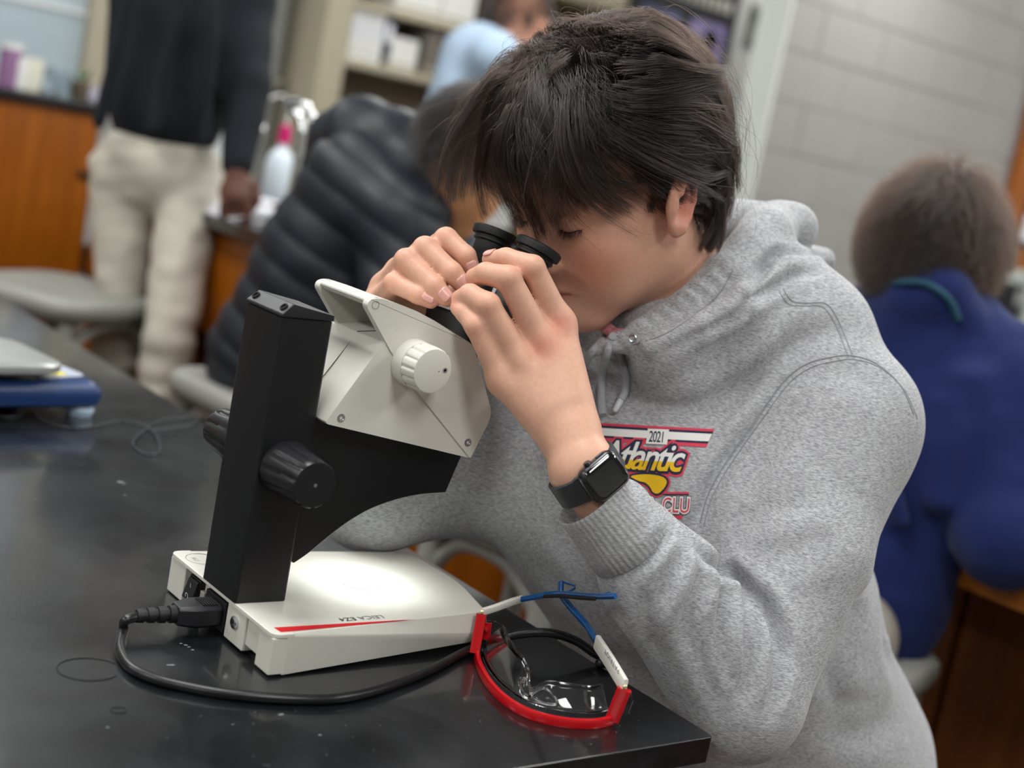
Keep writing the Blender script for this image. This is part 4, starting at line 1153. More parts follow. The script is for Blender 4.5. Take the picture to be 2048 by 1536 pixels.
# ---------------------------------------------------------------- hair
def hair_mat(name, col, rough=.32, col2=None):
    m = bpy.data.materials.new(name); m.use_nodes = True; nt = m.node_tree; nt.nodes.clear()
    o = nt.nodes.new('ShaderNodeOutputMaterial'); h = nt.nodes.new('ShaderNodeBsdfHairPrincipled'); h.parametrization = 'COLOR'
    h.inputs['Color'].default_value = (*col, 1); h.inputs['Roughness'].default_value = rough; h.inputs['Radial Roughness'].default_value = .45
    h.inputs['Random Roughness'].default_value = .2
    if col2:
        hi = nt.nodes.new('ShaderNodeHairInfo'); mx = nt.nodes.new('ShaderNodeMix'); mx.data_type = 'RGBA'
        mx.inputs[6].default_value = (*col, 1); mx.inputs[7].default_value = (*col2, 1)
        nt.links.new(hi.outputs['Random'], mx.inputs[0]); nt.links.new(mx.outputs[2], h.inputs['Color'])
    nt.links.new(h.outputs[0], o.inputs[0]); return m
def strands(name, P, R, m, parent):
    """P: n x k x 3 points, R: k radii"""
    n, k, _ = P.shape; cu = bpy.data.hair_curves.new(name); cu.add_curves([k] * n)
    off = base_of(parent)
    cu.attributes['position'].data.foreach_set('vector', (P - off).astype(np.float32).ravel())
    a = cu.attributes.get('radius') or cu.attributes.new('radius', 'FLOAT', 'POINT')
    a.data.foreach_set('value', np.tile(np.asarray(R, np.float32), n))
    cu.materials.append(m); o = bpy.data.objects.new(name, cu); return link(o, parent)
def resample(P, k):
    P = np.asarray(P, float); d = np.r_[0, np.cumsum(np.linalg.norm(np.diff(P, axis=0), axis=1))]; t = np.linspace(0, d[-1], k)
    return np.stack([np.interp(t, d, P[:, c]) for c in range(3)], -1)
def on_shell(px, py, c, A, r):
    """where the line of sight meets the ellipsoid (or passes nearest to it)"""
    o = (A @ (EYE - c)) / r; d = (A @ nrm(view(px, py))) / r
    a, b_, e = d @ d, o @ d, o @ o - 1; q = b_ * b_ - a * e
    t = (-b_ - math.sqrt(q)) / a if q > 0 else -b_ / a
    return EYE + nrm(view(px, py)) * t
K = 18
GUIDES = [  # image polyline, shell height in mm at start / middle / end
    ([(1045, 140), (990, 135), (930, 165), (890, 220), (872, 290), (866, 345)], 14, 30, 40), ([(1040, 150), (985, 165), (930, 215), (898, 280), (880, 350), (888, 415)], 12, 28, 36),
    ([(1045, 155), (1000, 190), (965, 250), (940, 320), (925, 380), (905, 425)], 10, 24, 26), ([(1050, 150), (1015, 200), (990, 270), (970, 340), (960, 395), (952, 430)], 10, 24, 22),
    ([(1058, 145), (1030, 200), (1008, 270), (1000, 340), (1003, 395), (1014, 440)], 9, 22, 18), ([(1060, 120), (1000, 110), (940, 130), (900, 180), (868, 260), (862, 320)], 16, 30, 38),
    ([(1090, 85), (1030, 75), (985, 95), (945, 130), (910, 180), (885, 240)], 18, 30, 32), ([(1100, 70), (1060, 50), (1010, 65), (970, 95), (930, 140)], 18, 28, 26),
    ([(1060, 140), (1045, 190), (1035, 250), (1035, 310), (1045, 370), (1068, 415), (1100, 440)], 9, 22, 12), ([(1065, 140), (1060, 190), (1065, 240), (1090, 290), (1130, 330), (1180, 350)], 9, 22, 15),
    ([(1075, 130), (1080, 180), (1095, 230), (1130, 270), (1190, 290), (1260, 290)], 10, 24, 19), ([(1085, 115), (1105, 160), (1130, 200), (1175, 230), (1240, 240), (1310, 232)], 10, 25, 22),
    ([(1095, 100), (1130, 130), (1170, 165), (1220, 185), (1290, 180), (1360, 160), (1428, 145)], 12, 27, 24), ([(1100, 90), (1150, 100), (1210, 115), (1280, 125), (1350, 122), (1420, 122)], 14, 29, 25),
    ([(1110, 75), (1170, 60), (1240, 60), (1310, 75), (1370, 100), (1425, 130)], 18, 31, 24), ([(1130, 50), (1190, 32), (1260, 30), (1330, 55), (1390, 90), (1440, 150)], 20, 31, 22),
    ([(1120, 250), (1180, 280), (1250, 290), (1330, 285), (1400, 270), (1455, 255)], 6, 18, 18), ([(1100, 290), (1160, 330), (1240, 345), (1320, 340), (1390, 330), (1445, 330)], 6, 15, 16),
    ([(1068, 145), (1078, 230), (1104, 310), (1150, 380), (1215, 430), (1285, 458)], 9, 22, 12), ([(1078, 130), (1106, 215), (1156, 300), (1218, 362), (1288, 408), (1352, 428)], 9, 24, 15),
    ([(1095, 112), (1146, 190), (1216, 262), (1296, 318), (1368, 358), (1416, 396)], 10, 26, 18), ([(1060, 180), (1062, 270), (1082, 350), (1126, 420), (1178, 455), (1232, 470)], 8, 20, 11),
    ([(1120, 220), (1150, 300), (1196, 370), (1250, 425), (1300, 452)], 7, 18, 11), ([(1180, 240), (1220, 310), (1270, 370), (1324, 412), (1372, 420)], 7, 18, 13),
    ([(1080, 330), (1110, 385), (1160, 425), (1220, 448), (1280, 462)], 5, 12, 9), ([(1060, 350), (1085, 400), (1130, 440), (1180, 462)], 4, 9, 8),
    ([(1200, 330), (1270, 360), (1330, 380), (1380, 405), (1412, 440)], 5, 14, 13), ([(1300, 250), (1370, 260), (1420, 290), (1450, 340), (1452, 400)], 6, 17, 15),
    ([(1350, 180), (1410, 200), (1450, 250), (1466, 310), (1468, 350)], 8, 20, 18), ([(1400, 250), (1440, 300), (1450, 370), (1440, 440), (1418, 492)], 5, 15, 16),
    ([(1380, 330), (1420, 380), (1430, 430), (1412, 482)], 4, 12, 14), 
    ([(1048, 150), (975, 180), (905, 245), (866, 300), (846, 350), (838, 400), (846, 440)], 14, 40, 58), ([(1048, 150), (965, 200), (905, 280), (868, 345), (854, 395), (862, 450)], 12, 36, 50),
    ([(1052, 155), (985, 220), (930, 300), (900, 360), (886, 410), (892, 460)], 11, 30, 40), ([(1050, 160), (990, 240), (945, 320), (922, 380), (912, 420), (925, 462)], 10, 26, 32), ([(1046, 145), (970, 165), (900, 230), (858, 300), (836, 360), (828, 420)], 15, 42, 62),
    ([(1040, 200), (1020, 280), (1015, 350), (1018, 415), (1036, 470)], 8, 18, 12), ([(1060, 250), (1052, 330), (1062, 400), (1088, 462)], 7, 16, 9),
    ([(1090, 300), (1100, 360), (1132, 420), (1172, 466)], 6, 14, 8), ([(1140, 320), (1170, 380), (1216, 432), (1270, 474)], 6, 13, 7),
    ([(1200, 350), (1240, 400), (1286, 440), (1322, 458)], 5, 11, 8), ([(1280, 340), (1320, 380), (1356, 402), (1392, 400)], 5, 13, 12),
    ([(1230, 380), (1240, 415), (1252, 450)], 3, 6, 5), ([(1180, 390), (1188, 420), (1200, 440)], 3, 7, 6),
    ([(1290, 390), (1300, 420), (1306, 432)], 3, 7, 6)]
G3 = []
def add_guide(P):
    P = np.array(P); G3.append(resample(P, K)); 
    for f in (.22, .42, .6):                           # the same flow entered further along, rooted on the scalp
        i0 = int(f * (len(P) - 1)); Q = P[i0:].copy()
        if len(Q) < 5: continue
        q0 = (HAX @ (Q[0] - SCC)) / SCR; Q[0] = SCC + HAX.T @ (q0 / np.linalg.norm(q0) * (SCR + .001)); G3.append(resample(Q, K))
for pts, h0, h1, h2 in GUIDES:
    pp = smooth_path([(a, b_, 0) for a, b_ in pts], 6); n = len(pp); P = []
    for i, p in enumerate(pp):
        t = i / (n - 1); h = (h0 + (h1 - h0) * math.sin(min(t / .5, 1) * math.pi / 2)) if t < .5 else h1 + (h2 - h1) * (t - .5) / .5
        if i == 0: h = .5
        P.append(on_shell(p[0], p[1], SCC, HAX, SCR + h * .001))
    add_guide(P)
    q = (np.array(P) - SCC) @ HAX.T; q[:, 1] *= -1; add_guide(SCC + q @ HAX)          # the far side of the head
for az in np.linspace(-70, 70, 9):                     # back of the head: falls from the crown to the nape
    P = []
    for i, el in enumerate(np.linspace(70, -38, 14)):
        d = np.array([-math.cos(math.radians(el)) * math.cos(math.radians(az)), math.cos(math.radians(el)) * math.sin(math.radians(az)), math.sin(math.radians(el))])
        P.append(SCC + HAX.T @ (d * (SCR + (.001 if i == 0 else .020 - .0006 * i))))
    add_guide(P)
G3 = np.array(G3)
def grow(n, rootsf, guides, c, A, r, spread=.0035, clumps=420, lift=.006, clump=.62, wav=.0022, seed=3):
    rg_ = np.random.default_rng(seed); k = guides.shape[1]; d = rg_.normal(size=(n * 6, 3)); d /= np.linalg.norm(d, axis=1)[:, None]
    R0 = c + (d * r) @ A; R0 = R0[rootsf(R0)][:n]; n = len(R0); g0 = guides[:, 0]
    D = np.linalg.norm(R0[:, None] - g0[None], axis=2); ix = np.argsort(D, axis=1)[:, :7]; dd = np.take_along_axis(D, ix, 1)
    w_ = 1 / (dd + .007) ** 2.5; w_ /= w_.sum(1)[:, None]
    sh = (guides - guides[:, :1])[ix]; P = R0[:, None] + (sh * w_[:, :, None, None]).sum(1)
    t = np.linspace(0, 1, k)[None, :, None]
    tgt = (guides[ix] * w_[:, :, None, None]).sum(1); P = P * (1 - .84 * t) + tgt * (.84 * t)
    L_ = rg_.uniform(.92, 1.18, n)[:, None, None]; P = R0[:, None] + (P - R0[:, None]) * (L_ * t + (1 - t)) / 1.0
    cl = rg_.choice(n, clumps, replace=False); dc = np.linalg.norm(R0[:, None] - R0[cl][None], axis=2); near = cl[np.argmin(dc, axis=1)]
    jit = rg_.normal(0, spread, (n, 1, 3)) * (.25 + t); P = P + jit
    P = P * (1 - clump * t ** .8) + P[near] * (clump * t ** .8)
    ph = rg_.uniform(0, 6.28, (clumps,))[np.searchsorted(np.sort(cl), near)][:, None]; ax = rg_.normal(size=(n, 3)); ax = ax[near]; 
    P = P + ax[:, None, :] * (wav * np.sin(ph + 5.2 * t[0, :, 0][None]) * t[0, :, 0][None])[:, :, None]
    q = ((P - c) @ A.T) / r; m_ = np.linalg.norm(q, axis=2)[:, :, None]                # keep clear of the head
    out = np.maximum(m_, 1 + np.minimum(t * 4, 1) * (.01 + rg_.uniform(0, lift / r.mean(), (n, 1, 1))))
    q = np.where(t == 0, q, q / np.maximum(m_, 1e-6) * out); return (q * r) @ A + c
M_hair = hair_mat('dark_brown_hair', S(7, 5, 4), .25, S(26, 16, 12))
hp_ = grow(30000, scalp_mask, G3, SCC, HAX, SCR, clumps=520, clump=.72, wav=.0032)
hr_ = np.r_[np.full(6, .00016), np.linspace(.00016, .00005, K - 6)]
strands('hair', hp_, hr_, M_hair, person)
fl = grow(420, scalp_mask, G3, SCC, HAX, SCR + .004, .016, 60, .03, .1, .008, 11)
strands('hair', fl, hr_ * .7, M_hair, person)
# eyelashes and eyebrows
def fringe_hair(a, b_, dirn, n, ln, nm):
    P = []
    for t in RNG.uniform(0, 1, n):
        p = a * (1 - t) + b_ * t; d = nrm(dirn + RNG.normal(0, .18, 3)); P.append([p + d * ln * s + np.array([0, 0, -.10 * ln * s * s]) for s in np.linspace(0, 1, 6)])
    strands(nm, np.array(P), np.linspace(.00012, .00003, 6), M_hair, person)
for q in (1, -1):
    def lid(l, u): return hd(-14 + 15.5 * math.sqrt(max(.02, 1 - ((l - 31) / 15.5) ** 2 - ((u + 1) / 12.5) ** 2)) + .5, l * q, u)
    pth = [lid(l, -4.5 - 3.5 * math.sin((l - 17) / 29 * math.pi)) for l in (18, 22, 26, 30, 34, 38, 42, 45)]
    MB().tube(smooth_path(pth, 4), .0005, 6).build('lash_line', M_blk2, person, smooth=60)
    for a, b_ in zip(pth[:-1], pth[1:]): fringe_hair(a, b_, HF * .8 - HU * .55 + HL_ * q * .3, 26, .0085, 'eyelashes')
    for a, b_ in ((hd(-1, 14 * q, 17), hd(-6, 32 * q, 21)), (hd(-6, 32 * q, 21), hd(-22, 50 * q, 15))): fringe_hair(a, b_, HL_ * q + HU * .2 + HF * .2, 160, .009, 'eyebrow')
# ---------------------------------------------------------------- print on the chest of the sweatshirt
M_pr, M_pn, M_pw, M_py = mat('print_red', S(206, 62, 84), .8), mat('print_navy', S(30, 36, 62), .8), mat('print_white', S(222, 220, 216), .8), mat('print_yellow', S(226, 180, 20), .8)
def decal(nm, V, F, m, h):
    """lays flat 2d shapes (photo-plane coordinates) onto the cloth"""
    bm = bmesh.new(); vs = [bm.verts.new((float(v[0]), float(v[1]), 0)) for v in V]
    for f in F:
        try: bm.faces.new([vs[i] for i in f])
        except ValueError: pass
    bmesh.ops.triangulate(bm, faces=bm.faces)
    for _ in range(4):
        e = [e for e in bm.edges if e.calc_length() > 7]
        if not e: break
        bmesh.ops.subdivide_edges(bm, edges=e, cuts=1, use_grid_fill=False); bmesh.ops.triangulate(bm, faces=bm.faces)
    out = []; bad = set()
    for i, v in enumerate(bm.verts):
        v.index = i; q, n = hit(hbt, v.co.x, v.co.y)
        if q is None: bad.add(i); q = EYE; n = zz
        out.append(q + n * h)
    Fo = [tuple(v.index for v in f.verts) for f in bm.faces]; bm.free()
    p0 = np.median(np.array(out), axis=0)
    Fo = [f for f in Fo if not any(i in bad or np.linalg.norm(out[i] - p0) > .16 for i in f) and max(np.linalg.norm(out[f[0]] - out[f[1]]), np.linalg.norm(out[f[1]] - out[f[2]])) < .02]
    return mesh(nm, out, Fo, m, hoodie, kind='stuff') if Fo else None
ux, uy = np.array([1, .058]), np.array([0, 1.])
def band(y0, y1, m, h, xl=1150, xr=1429):
    P = [np.array([xl, 846 + (xl - 1192) * .055 + y0]), np.array([xr - y0 * .46, 859 + y0]), np.array([xr - y1 * .46, 859 + y1]), np.array([xl, 846 + (xl - 1192) * .055 + y1])]
    decal('print_stripe', P, [(0, 1, 2, 3)], m, h)
band(0, 36, M_pr, .0006); band(5, 29, M_pn, .0008); band(10, 25, M_pw, .0010)
def word(s, x, y, size, m, h, off=0., shear=.35, sp=1., split=None, xs=1., slope=.06):
    V, F = text_geo(s, 1, shear, sp, 4, off); P = np.c_[x + V[:, 0] * size * xs, y - V[:, 1] * size + (V[:, 0] * size * xs) * slope]
    decal('print_lettering', P, F, m, h)
    return V[:, 0].max() * size * xs
P = [(1296, 858), (1338, 860), (1334, 890), (1292, 888)]; decal('print_badge', P, [(0, 1, 2, 3)], M_pw, .0012)
word('2021', 1297, 884, 31, M_pn, .0014, .012, .2, .9, xs=.55)
for off, m, h in ((.13, M_pr, .0009), (.075, M_pn, .0013), (.012, M_pw, .0017)): word('Atlantic', 1196, 934, 78, m, h, off, .45, .84, xs=.82)
V, F = text_geo('Atlantic', 1, .45, .84, 4, .012)
bm = bmesh.new(); vs = [bm.verts.new(v) for v in V]
for f in F:
    try: bm.faces.new([vs[i] for i in f])
    except ValueError: pass
bmesh.ops.bisect_plane(bm, geom=bm.verts[:] + bm.edges[:] + bm.faces[:], plane_co=(0, .23, 0), plane_no=(0, 1, 0), clear_outer=True)
V2 = np.array([v.co[:] for v in bm.verts]); bm.verts.index_update(); F2_ = [tuple(v.index for v in f.verts) for f in bm.faces]; bm.free()
decal('print_lettering', np.c_[1196 + V2[:, 0] * 78 * .82, 934 - V2[:, 1] * 78 + V2[:, 0] * 78 * .82 * .06], F2_, M_py, .0021)
sw_ = np.array([(1262, 953), (1290, 949), (1315, 951), (1330, 957), (1334, 966), (1327, 979), (1316, 988), (1306, 984), (1301, 975), (1291, 966), (1276, 962)], float); c_ = np.array([1305., 966.])
sp_ = np.array([q[:2] for q in smooth_path([(a, b_, 0) for a, b_ in sw_], 4, True)])
def spread(P, d):
    t = np.roll(P, -1, 0) - np.roll(P, 1, 0); n = np.c_[t[:, 1], -t[:, 0]]; n /= np.linalg.norm(n, axis=1)[:, None] + 1e-9; return P + n * d
sgn_ = 1 if np.sum(sp_[:, 0] * np.roll(sp_[:, 1], -1) - sp_[:, 1] * np.roll(sp_[:, 0], -1)) > 0 else -1
for d, m, h in ((7, M_pr, .0010), (4, M_pn, .0014), (0, M_py, .0018)):
    Q = spread(sp_, d * sgn_); decal('print_swoosh', Q, [tuple(range(len(Q)))], m, h)
decal('print_stripe', [(1310, 984), (1378, 984), (1377, 989), (1308, 989)], [(0, 1, 2, 3)], M_pr, .0008)
decal('print_stripe', [(1310, 988), (1377, 988), (1377, 990), (1308, 990)], [(0, 1, 2, 3)], M_pn, .0010)
decal('print_stripe', [(1300, 1029), (1366, 1031), (1363, 1038), (1298, 1036)], [(0, 1, 2, 3)], M_pr, .0008)
for s_, x_ in (('ER', 1278), ('CLU', 1323)):
    for off, m, h in ((.11, M_pn, .0012), (.075, M_pw, .0015), (.0, M_pr, .0019)): word(s_, x_, 1024, 42, m, h, off, .12, 1.06, xs=.66, slope=.02)
# ================================================================== furniture and things in the background
def lab_stool(label, c, size, h, rz=0., nm='lab_stool'):
    t = thing(nm, label, 'stool', (c[0], c[1], 0)); t.rotation_euler = (0, 0, 0)
    ca, sa = math.cos(rz), math.sin(rz)
    def w_(u, v, hh): return (c[0] + ca * u - sa * v, c[1] + sa * u + ca * v, hh)
    o = rrect(0, 0, size, size, size * .22, 6)
    MB().loft([[w_(u * s, v * s, hh) for u, v in o] for s, hh in ((.86, h - .055), (.97, h - .045), (1, h - .025), (.99, h - .008), (.94, h), (.6, h - .006), (.2, h - .010))]).build('seat', M_seat, t, smooth=50)
    for su in (-1, 1):
        for sv in (-1, 1):
            a, b_ = w_(su * size * .36, sv * size * .36, h - .05), w_(su * size * .47, sv * size * .47, .012)
            MB().tube([a, b_], [.022, .017], 10).build('leg', M_seat, t, smooth=60)
            MB().lathe([(0, .02), (.02, .02)], (b_[0], b_[1], 0), (0, 0, 1), 12).build('rubber_foot', M_dark, t)
    q = [w_(su * size * .43, sv * size * .43, h * .35) for su, sv in ((-1, -1), (1, -1), (1, 1), (-1, 1))]
    MB().tube(q, .010, 8, closed=True).build('foot_rail', M_steel, t, smooth=60)
    for i in range(4):
        a, b_ = np.array(w_(*[(-1, -1), (1, -1), (1, 1), (-1, 1)][i], 0)), 0
        u0, v0 = [(-1, -1), (1, -1), (1, 1), (-1, 1)][i]; u1, v1 = [(1, -1), (1, 1), (-1, 1), (-1, -1)][i]
        p = smooth_path([w_(u0 * size * .36, v0 * size * .36, h - .14), w_((u0 * .7 + u1 * .3) * size * .4, (v0 * .7 + v1 * .3) * size * .4, h - .07), w_((u0 * .3 + u1 * .7) * size * .4, (v0 * .3 + v1 * .7) * size * .4, h - .07), w_(u1 * size * .36, v1 * size * .36, h - .14)], 5)
        MB().tube(p, .013, 8).build('arch_brace', M_seat, t, smooth=60)
    return t
s1 = oz(128, 572, -.09); lab_stool('grey moulded lab stool in front of the orange wood counter', s1, .42, T - .09, .5)
s2 = oz(560, 775, -.10); lab_stool('grey lab stool under the student in the black quilted jacket', s2, .36, T - .10, .1)
s3 = oz(1090, 1018, -.13); lab_stool('empty grey lab stool behind the microscope, beside the grey sleeve', s3, .34, T - .13, .2)
s4 = oz(1640, 1275, -.22); lab_stool('pale stool under the student in the blue fleece jacket', s4, .34, T - .22, .3)
lab_stool('low stool carrying the student in the grey sweatshirt', (1.27, .972), .34, .40, .5)

# ---- tall counter with orange wood front at the left
ctr = thing('storage_counter', 'tall orange wood counter with black top and glassware, below the window', 'counter', (.6, 4.9, 0))
CX = 1.775
MB().box((-1.4, 4.52, .1), (CX - .012, 5.2, 1.075)).build('carcass', M_oak, ctr)
MB().box((-1.45, 4.48, 1.076), (CX + .02, 5.25, 1.106)).build('counter_top', M_table, ctr, bevel=.004)
for i in range(5):
    x0 = CX - .014 - .63 * (i + 1)
    d = MB().box((x0 + .004, 4.50, .12), (x0 + .626, 4.519, 1.06)).build('door', M_oak, ctr, bevel=.003)
    MB().tube([(x0 + .06, 4.50, .9), (x0 + .06, 4.475, .9), (x0 + .06, 4.475, 1.0), (x0 + .06, 4.50, 1.0)], .006, 8).build('handle', M_steel, d, smooth=50)
MB().box((-1.35, 4.58, 0), (CX - .05, 5.15, .1)).build('plinth', M_dark, ctr)
def vessel(nm, label, cat, c, prof, m, n=24, grp=None):
    t = thing(nm, label, cat, c, grp); MB().lathe(prof, c, (0, 0, 1), n).build(nm + '_body', m, t, smooth=40); return t
M_glassware = mat('glassware', S(210, 222, 228), .05, trans=.85, ior=1.3)
zt_ = 1.106
def at_c(px, py): 
    v = view(px, py); return EYE + v * (4.72 / v[1])
for nm, lb, ct, px, r, h, m in [
    ('jar', 'purple capped jar at the left end of the counter', 'jar', 12, .035, .12, mat('purple_plastic', S(150, 110, 150), .5)),
    ('beaker', 'white plastic beaker beside the purple jar on the counter', 'beaker', 34, .035, .10, M_white),
    ('beaker', 'pale cream beaker, second from the purple jar on the counter', 'beaker', 58, .036, .105, mat('cream_cup', S(228, 224, 206), .5)),
    ('flask', 'clear glass flask in the middle of the counter', 'flask', 90, .036, .09, M_glassware),
    ('beaker', 'clear glass beaker right of the flask on the counter', 'beaker', 120, .034, .08, M_glassware),
    ('plant_pot', 'small brown pot with a green plant on the counter', 'pot', 160, .032, .06, mat('brown_pot', S(92, 78, 62), .7)),
    ('tray', 'pale lilac tray at the right end of the counter', 'tray', 196, .05, .05, mat('lilac', S(186, 180, 196), .5))]:
    p = at_c(px, 190); c = (p[0], 4.72, zt_)
    pr = [(0, r * .9), (h * .1, r), (h, r), (h, r * .9), (h * .12, r * .85), (h * .12, .001)] if nm != 'flask' else [(0, r), (h * .1, r * 1.15), (h * .7, r * .4), (h, r * .4), (h, r * .3), (h * .6, r * .3), (h * .1, r), (h * .1, .001)]
    t = vessel(nm, lb, ct, c, pr, m)
    if nm == 'plant_pot':
        lf = MB()
        for k in range(14):
            a = random.uniform(0, 6.28); q = np.array(c) + np.array([0, 0, h]); tp = q + np.array([math.cos(a) * .03, math.sin(a) * .03, random.uniform(.02, .05)]); sd = np.array([-math.sin(a), math.cos(a), 0]) * .008
            lf.add([q, (q + tp) / 2 + sd, tp, (q + tp) / 2 - sd], [(0, 1, 2, 3)])
        lf.build('foliage', mat('leaf_green', S(70, 104, 58), .6), t, kind='stuff')
    if nm == 'jar': MB().lathe([(h + .001, r * 1.02), (h + .02, r * 1.02)], c, (0, 0, 1), 24).build('lid', M_white, t)
bn = thing('waste_bin', 'white waste bin standing beside the orange wood counter', 'bin', (1.86, 4.62, 0))
MB().lathe([(0, .10), (.50, .12), (.51, .125), (.51, .11), (.02, .09), (.02, .001)], (1.90, 4.66, .0), (0, 0, 1), 28).build('bucket', M_white, bn, smooth=40)
MB().box((1.82, 4.58, .515), (1.98, 4.74, .62)).build('lid', M_dark, bn, bevel=.02)

# ---- bench the two students share, behind the table
bx, by0, by1, bz = 1.55, 2.12, 4.1, T + .155
bch = thing('lab_bench', 'black-topped orange wood lab bench behind the student in the quilted jacket', 'table', (2.2, 3.1, 0))
MB().box((bx, by0, bz - .03), (3.05, by1, bz)).build('bench_top', M_table, bch, bevel=.003)
MB().box((bx + .05, by0 + .05, bz - .30), (bx + .07, by1 - .05, bz - .031)).build('apron', M_oak, bch, bevel=.003)
MB().box((bx + .05, by0 + .05, 0), (bx + .07, 2.93, bz - .302)).build('end_panel', M_oak, bch, bevel=.003)
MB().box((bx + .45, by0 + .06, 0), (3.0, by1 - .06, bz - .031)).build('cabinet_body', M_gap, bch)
for y in (by0 + .05, by1 - .1): MB().box((bx + .071, y, 0), (bx + .45, y + .05, bz - .031)).build('side_panel', M_oak, bch)
for k, (px, py, w_, h_, r_, lb) in enumerate([(462, 428, .20, .27, .2, 'white paper sheets at the near corner of the far bench'), (472, 410, .21, .28, -.1, 'white paper sheets by the standing student’s hand on the far bench'.replace('’', ''))]):
    c = oz(px, py, .156); t = thing('paper', lb, 'paper', (c[0], c[1], bz))
    for j in range(7):
        a = r_ + .04 * j; ca, sa = math.cos(a), math.sin(a)
        MB().prism([(c[0] + ca * u - sa * v + .004 * j, c[1] + sa * u + ca * v, bz + .0005 + j * .004) for u, v in ((-w_ / 2, -h_ / 2), (w_ / 2, -h_ / 2), (w_ / 2, h_ / 2), (-w_ / 2, h_ / 2))], (0, 0, .0035)).build('sheet', M_paper, t)
c = oz(528, 402, .155); c[2] = bz; c = c + np.array([.10, .12, 0])
jug = thing('wash_bottle', 'translucent white wash bottle with magenta cap on the far bench', 'bottle', c)
MB().lathe([(0, .042), (.01, .047), (.12, .047), (.15, .034), (.165, .018), (.18, .018)], c, (0, 0, 1), 28).build('bottle_body', mat('milky_plastic', S(214, 224, 232), .35, sss=.2), jug, smooth=40)
MB().lathe([(.181, .02), (.235, .019), (.24, .012), (.24, .001)], c, (0, 0, 1), 24).build('cap', mat('magenta', S(206, 20, 110), .35), jug, smooth=40)
MB().tube(smooth_path([c + np.array([0, 0, .24]), c + np.array([0, 0, .30]), c + np.array([-.03, 0, .33]), c + np.array([-.08, 0, .31])], 5), .0035, 8).build('spout', M_white, jug, smooth=60)
c = oz(905, 436, .156); t = thing('plastic_tray', 'white plastic tray on the far bench, past the quilted jacket', 'tray', (c[0], c[1], bz))
MB().box((c[0] - .16, c[1] - .16, bz), (c[0] + .16, c[1] + .16, bz + .008)).build('tray_base', M_white, t)
for a_, b_ in (((-.16, -.16), (.16, -.152)), ((-.16, .152), (.16, .16)), ((-.16, -.152), (-.152, .152)), ((.152, -.152), (.16, .152))): MB().box((c[0] + a_[0], c[1] + a_[1], bz + .0082), (c[0] + b_[0], c[1] + b_[1], bz + .09)).build('tray_side', M_white, t)
f0 = od(588, 345, 3.55); f0[2] = bz; fa = thing('gooseneck_faucet', 'chrome gooseneck faucet on the far bench by the shelf unit', 'faucet', f0)
MB().lathe([(0, .028), (.015, .028), (.02, .018), (.05, .016)], f0, (0, 0, 1), 20).build('faucet_base', M_chrome, fa, smooth=40)
top_ = od(578, 214, 3.55)
MB().tube(smooth_path([f0 + zz * .04, np.array([f0[0], f0[1], top_[2] - .04]), od(572, 214, 3.55), od(592, 204, 3.52), od(612, 212, 3.5), od(624, 232, 3.5), od(622, 250, 3.5)], 6), .011, 12).build('spout', M_chrome, fa, smooth=60)
MB().tube([f0 + np.array([0, 0, .03]), f0 + np.array([-.06, -.04, .05])], .008, 10).build('tap_lever', M_chrome, fa, smooth=60)
v0 = od(508, 300, 3.6); v0[2] = bz; gt = thing('gas_tap', 'chrome gas tap on the far bench beside the wash bottle', 'tap', v0)
MB().lathe([(0, .022), (.02, .022), (.03, .012), (.20, .011), (.21, .022), (.235, .024), (.25, .014), (.25, .001)], v0, (0, 0, 1), 20).build('tap_body', M_chrome, gt, smooth=40)
MB().tube([v0 + zz * .18, v0 + np.array([-.05, -.03, .18])], .009, 10).build('nozzle', M_chrome, gt, smooth=60)
c = oz(562, 398, .155); c[2] = bz; c = c + np.array([.06, .06, 0])
cp = thing('paper_cup', 'white cup with a red band on the far bench', 'cup', c)
MB().lathe([(0, .028), (.085, .036), (.085, .033), (.004, .026), (.004, .001)], c, (0, 0, 1), 24).build('cup_body', M_white, cp, smooth=40)
MB().lathe([(.012, .0305), (.04, .0335)], c, (0, 0, 1), 24).build('red_band', mat('red_band', S(196, 70, 60), .5), cp, smooth=40)

# ---- steel shelf unit against the back wall
SX0, SX1, SY0 = 3.06, 4.75, 5.46
shf = thing('shelf_unit', 'beige metal shelf unit with binders, boxes and paper stacks by the back wall', 'shelf', ((SX0 + SX1) / 2, 5.6, 0))
MB().box((SX0, SY0, 0), (SX0 + .13, 5.79, 2.3)).build('side_panel', M_shelf, shf, bevel=.006)
MB().box((SX1 - .05, SY0, 0), (SX1, 5.79, 2.3)).build('side_panel', M_shelf, shf, bevel=.006)
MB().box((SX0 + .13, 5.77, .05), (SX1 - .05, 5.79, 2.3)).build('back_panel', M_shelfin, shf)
LV = [.06, .42, .78, 1.225, 1.478, 1.735, 2.02]
for zz_ in LV: MB().box((SX0 + .131, SY0 + .005, zz_ - .035), (SX1 - .051, 5.769, zz_)).build('shelf', M_shelf, shf, bevel=.003)
def sx(px, py): 
    v = view(px, py); return (EYE + v * ((SY0 + .03) / v[1]))[0]
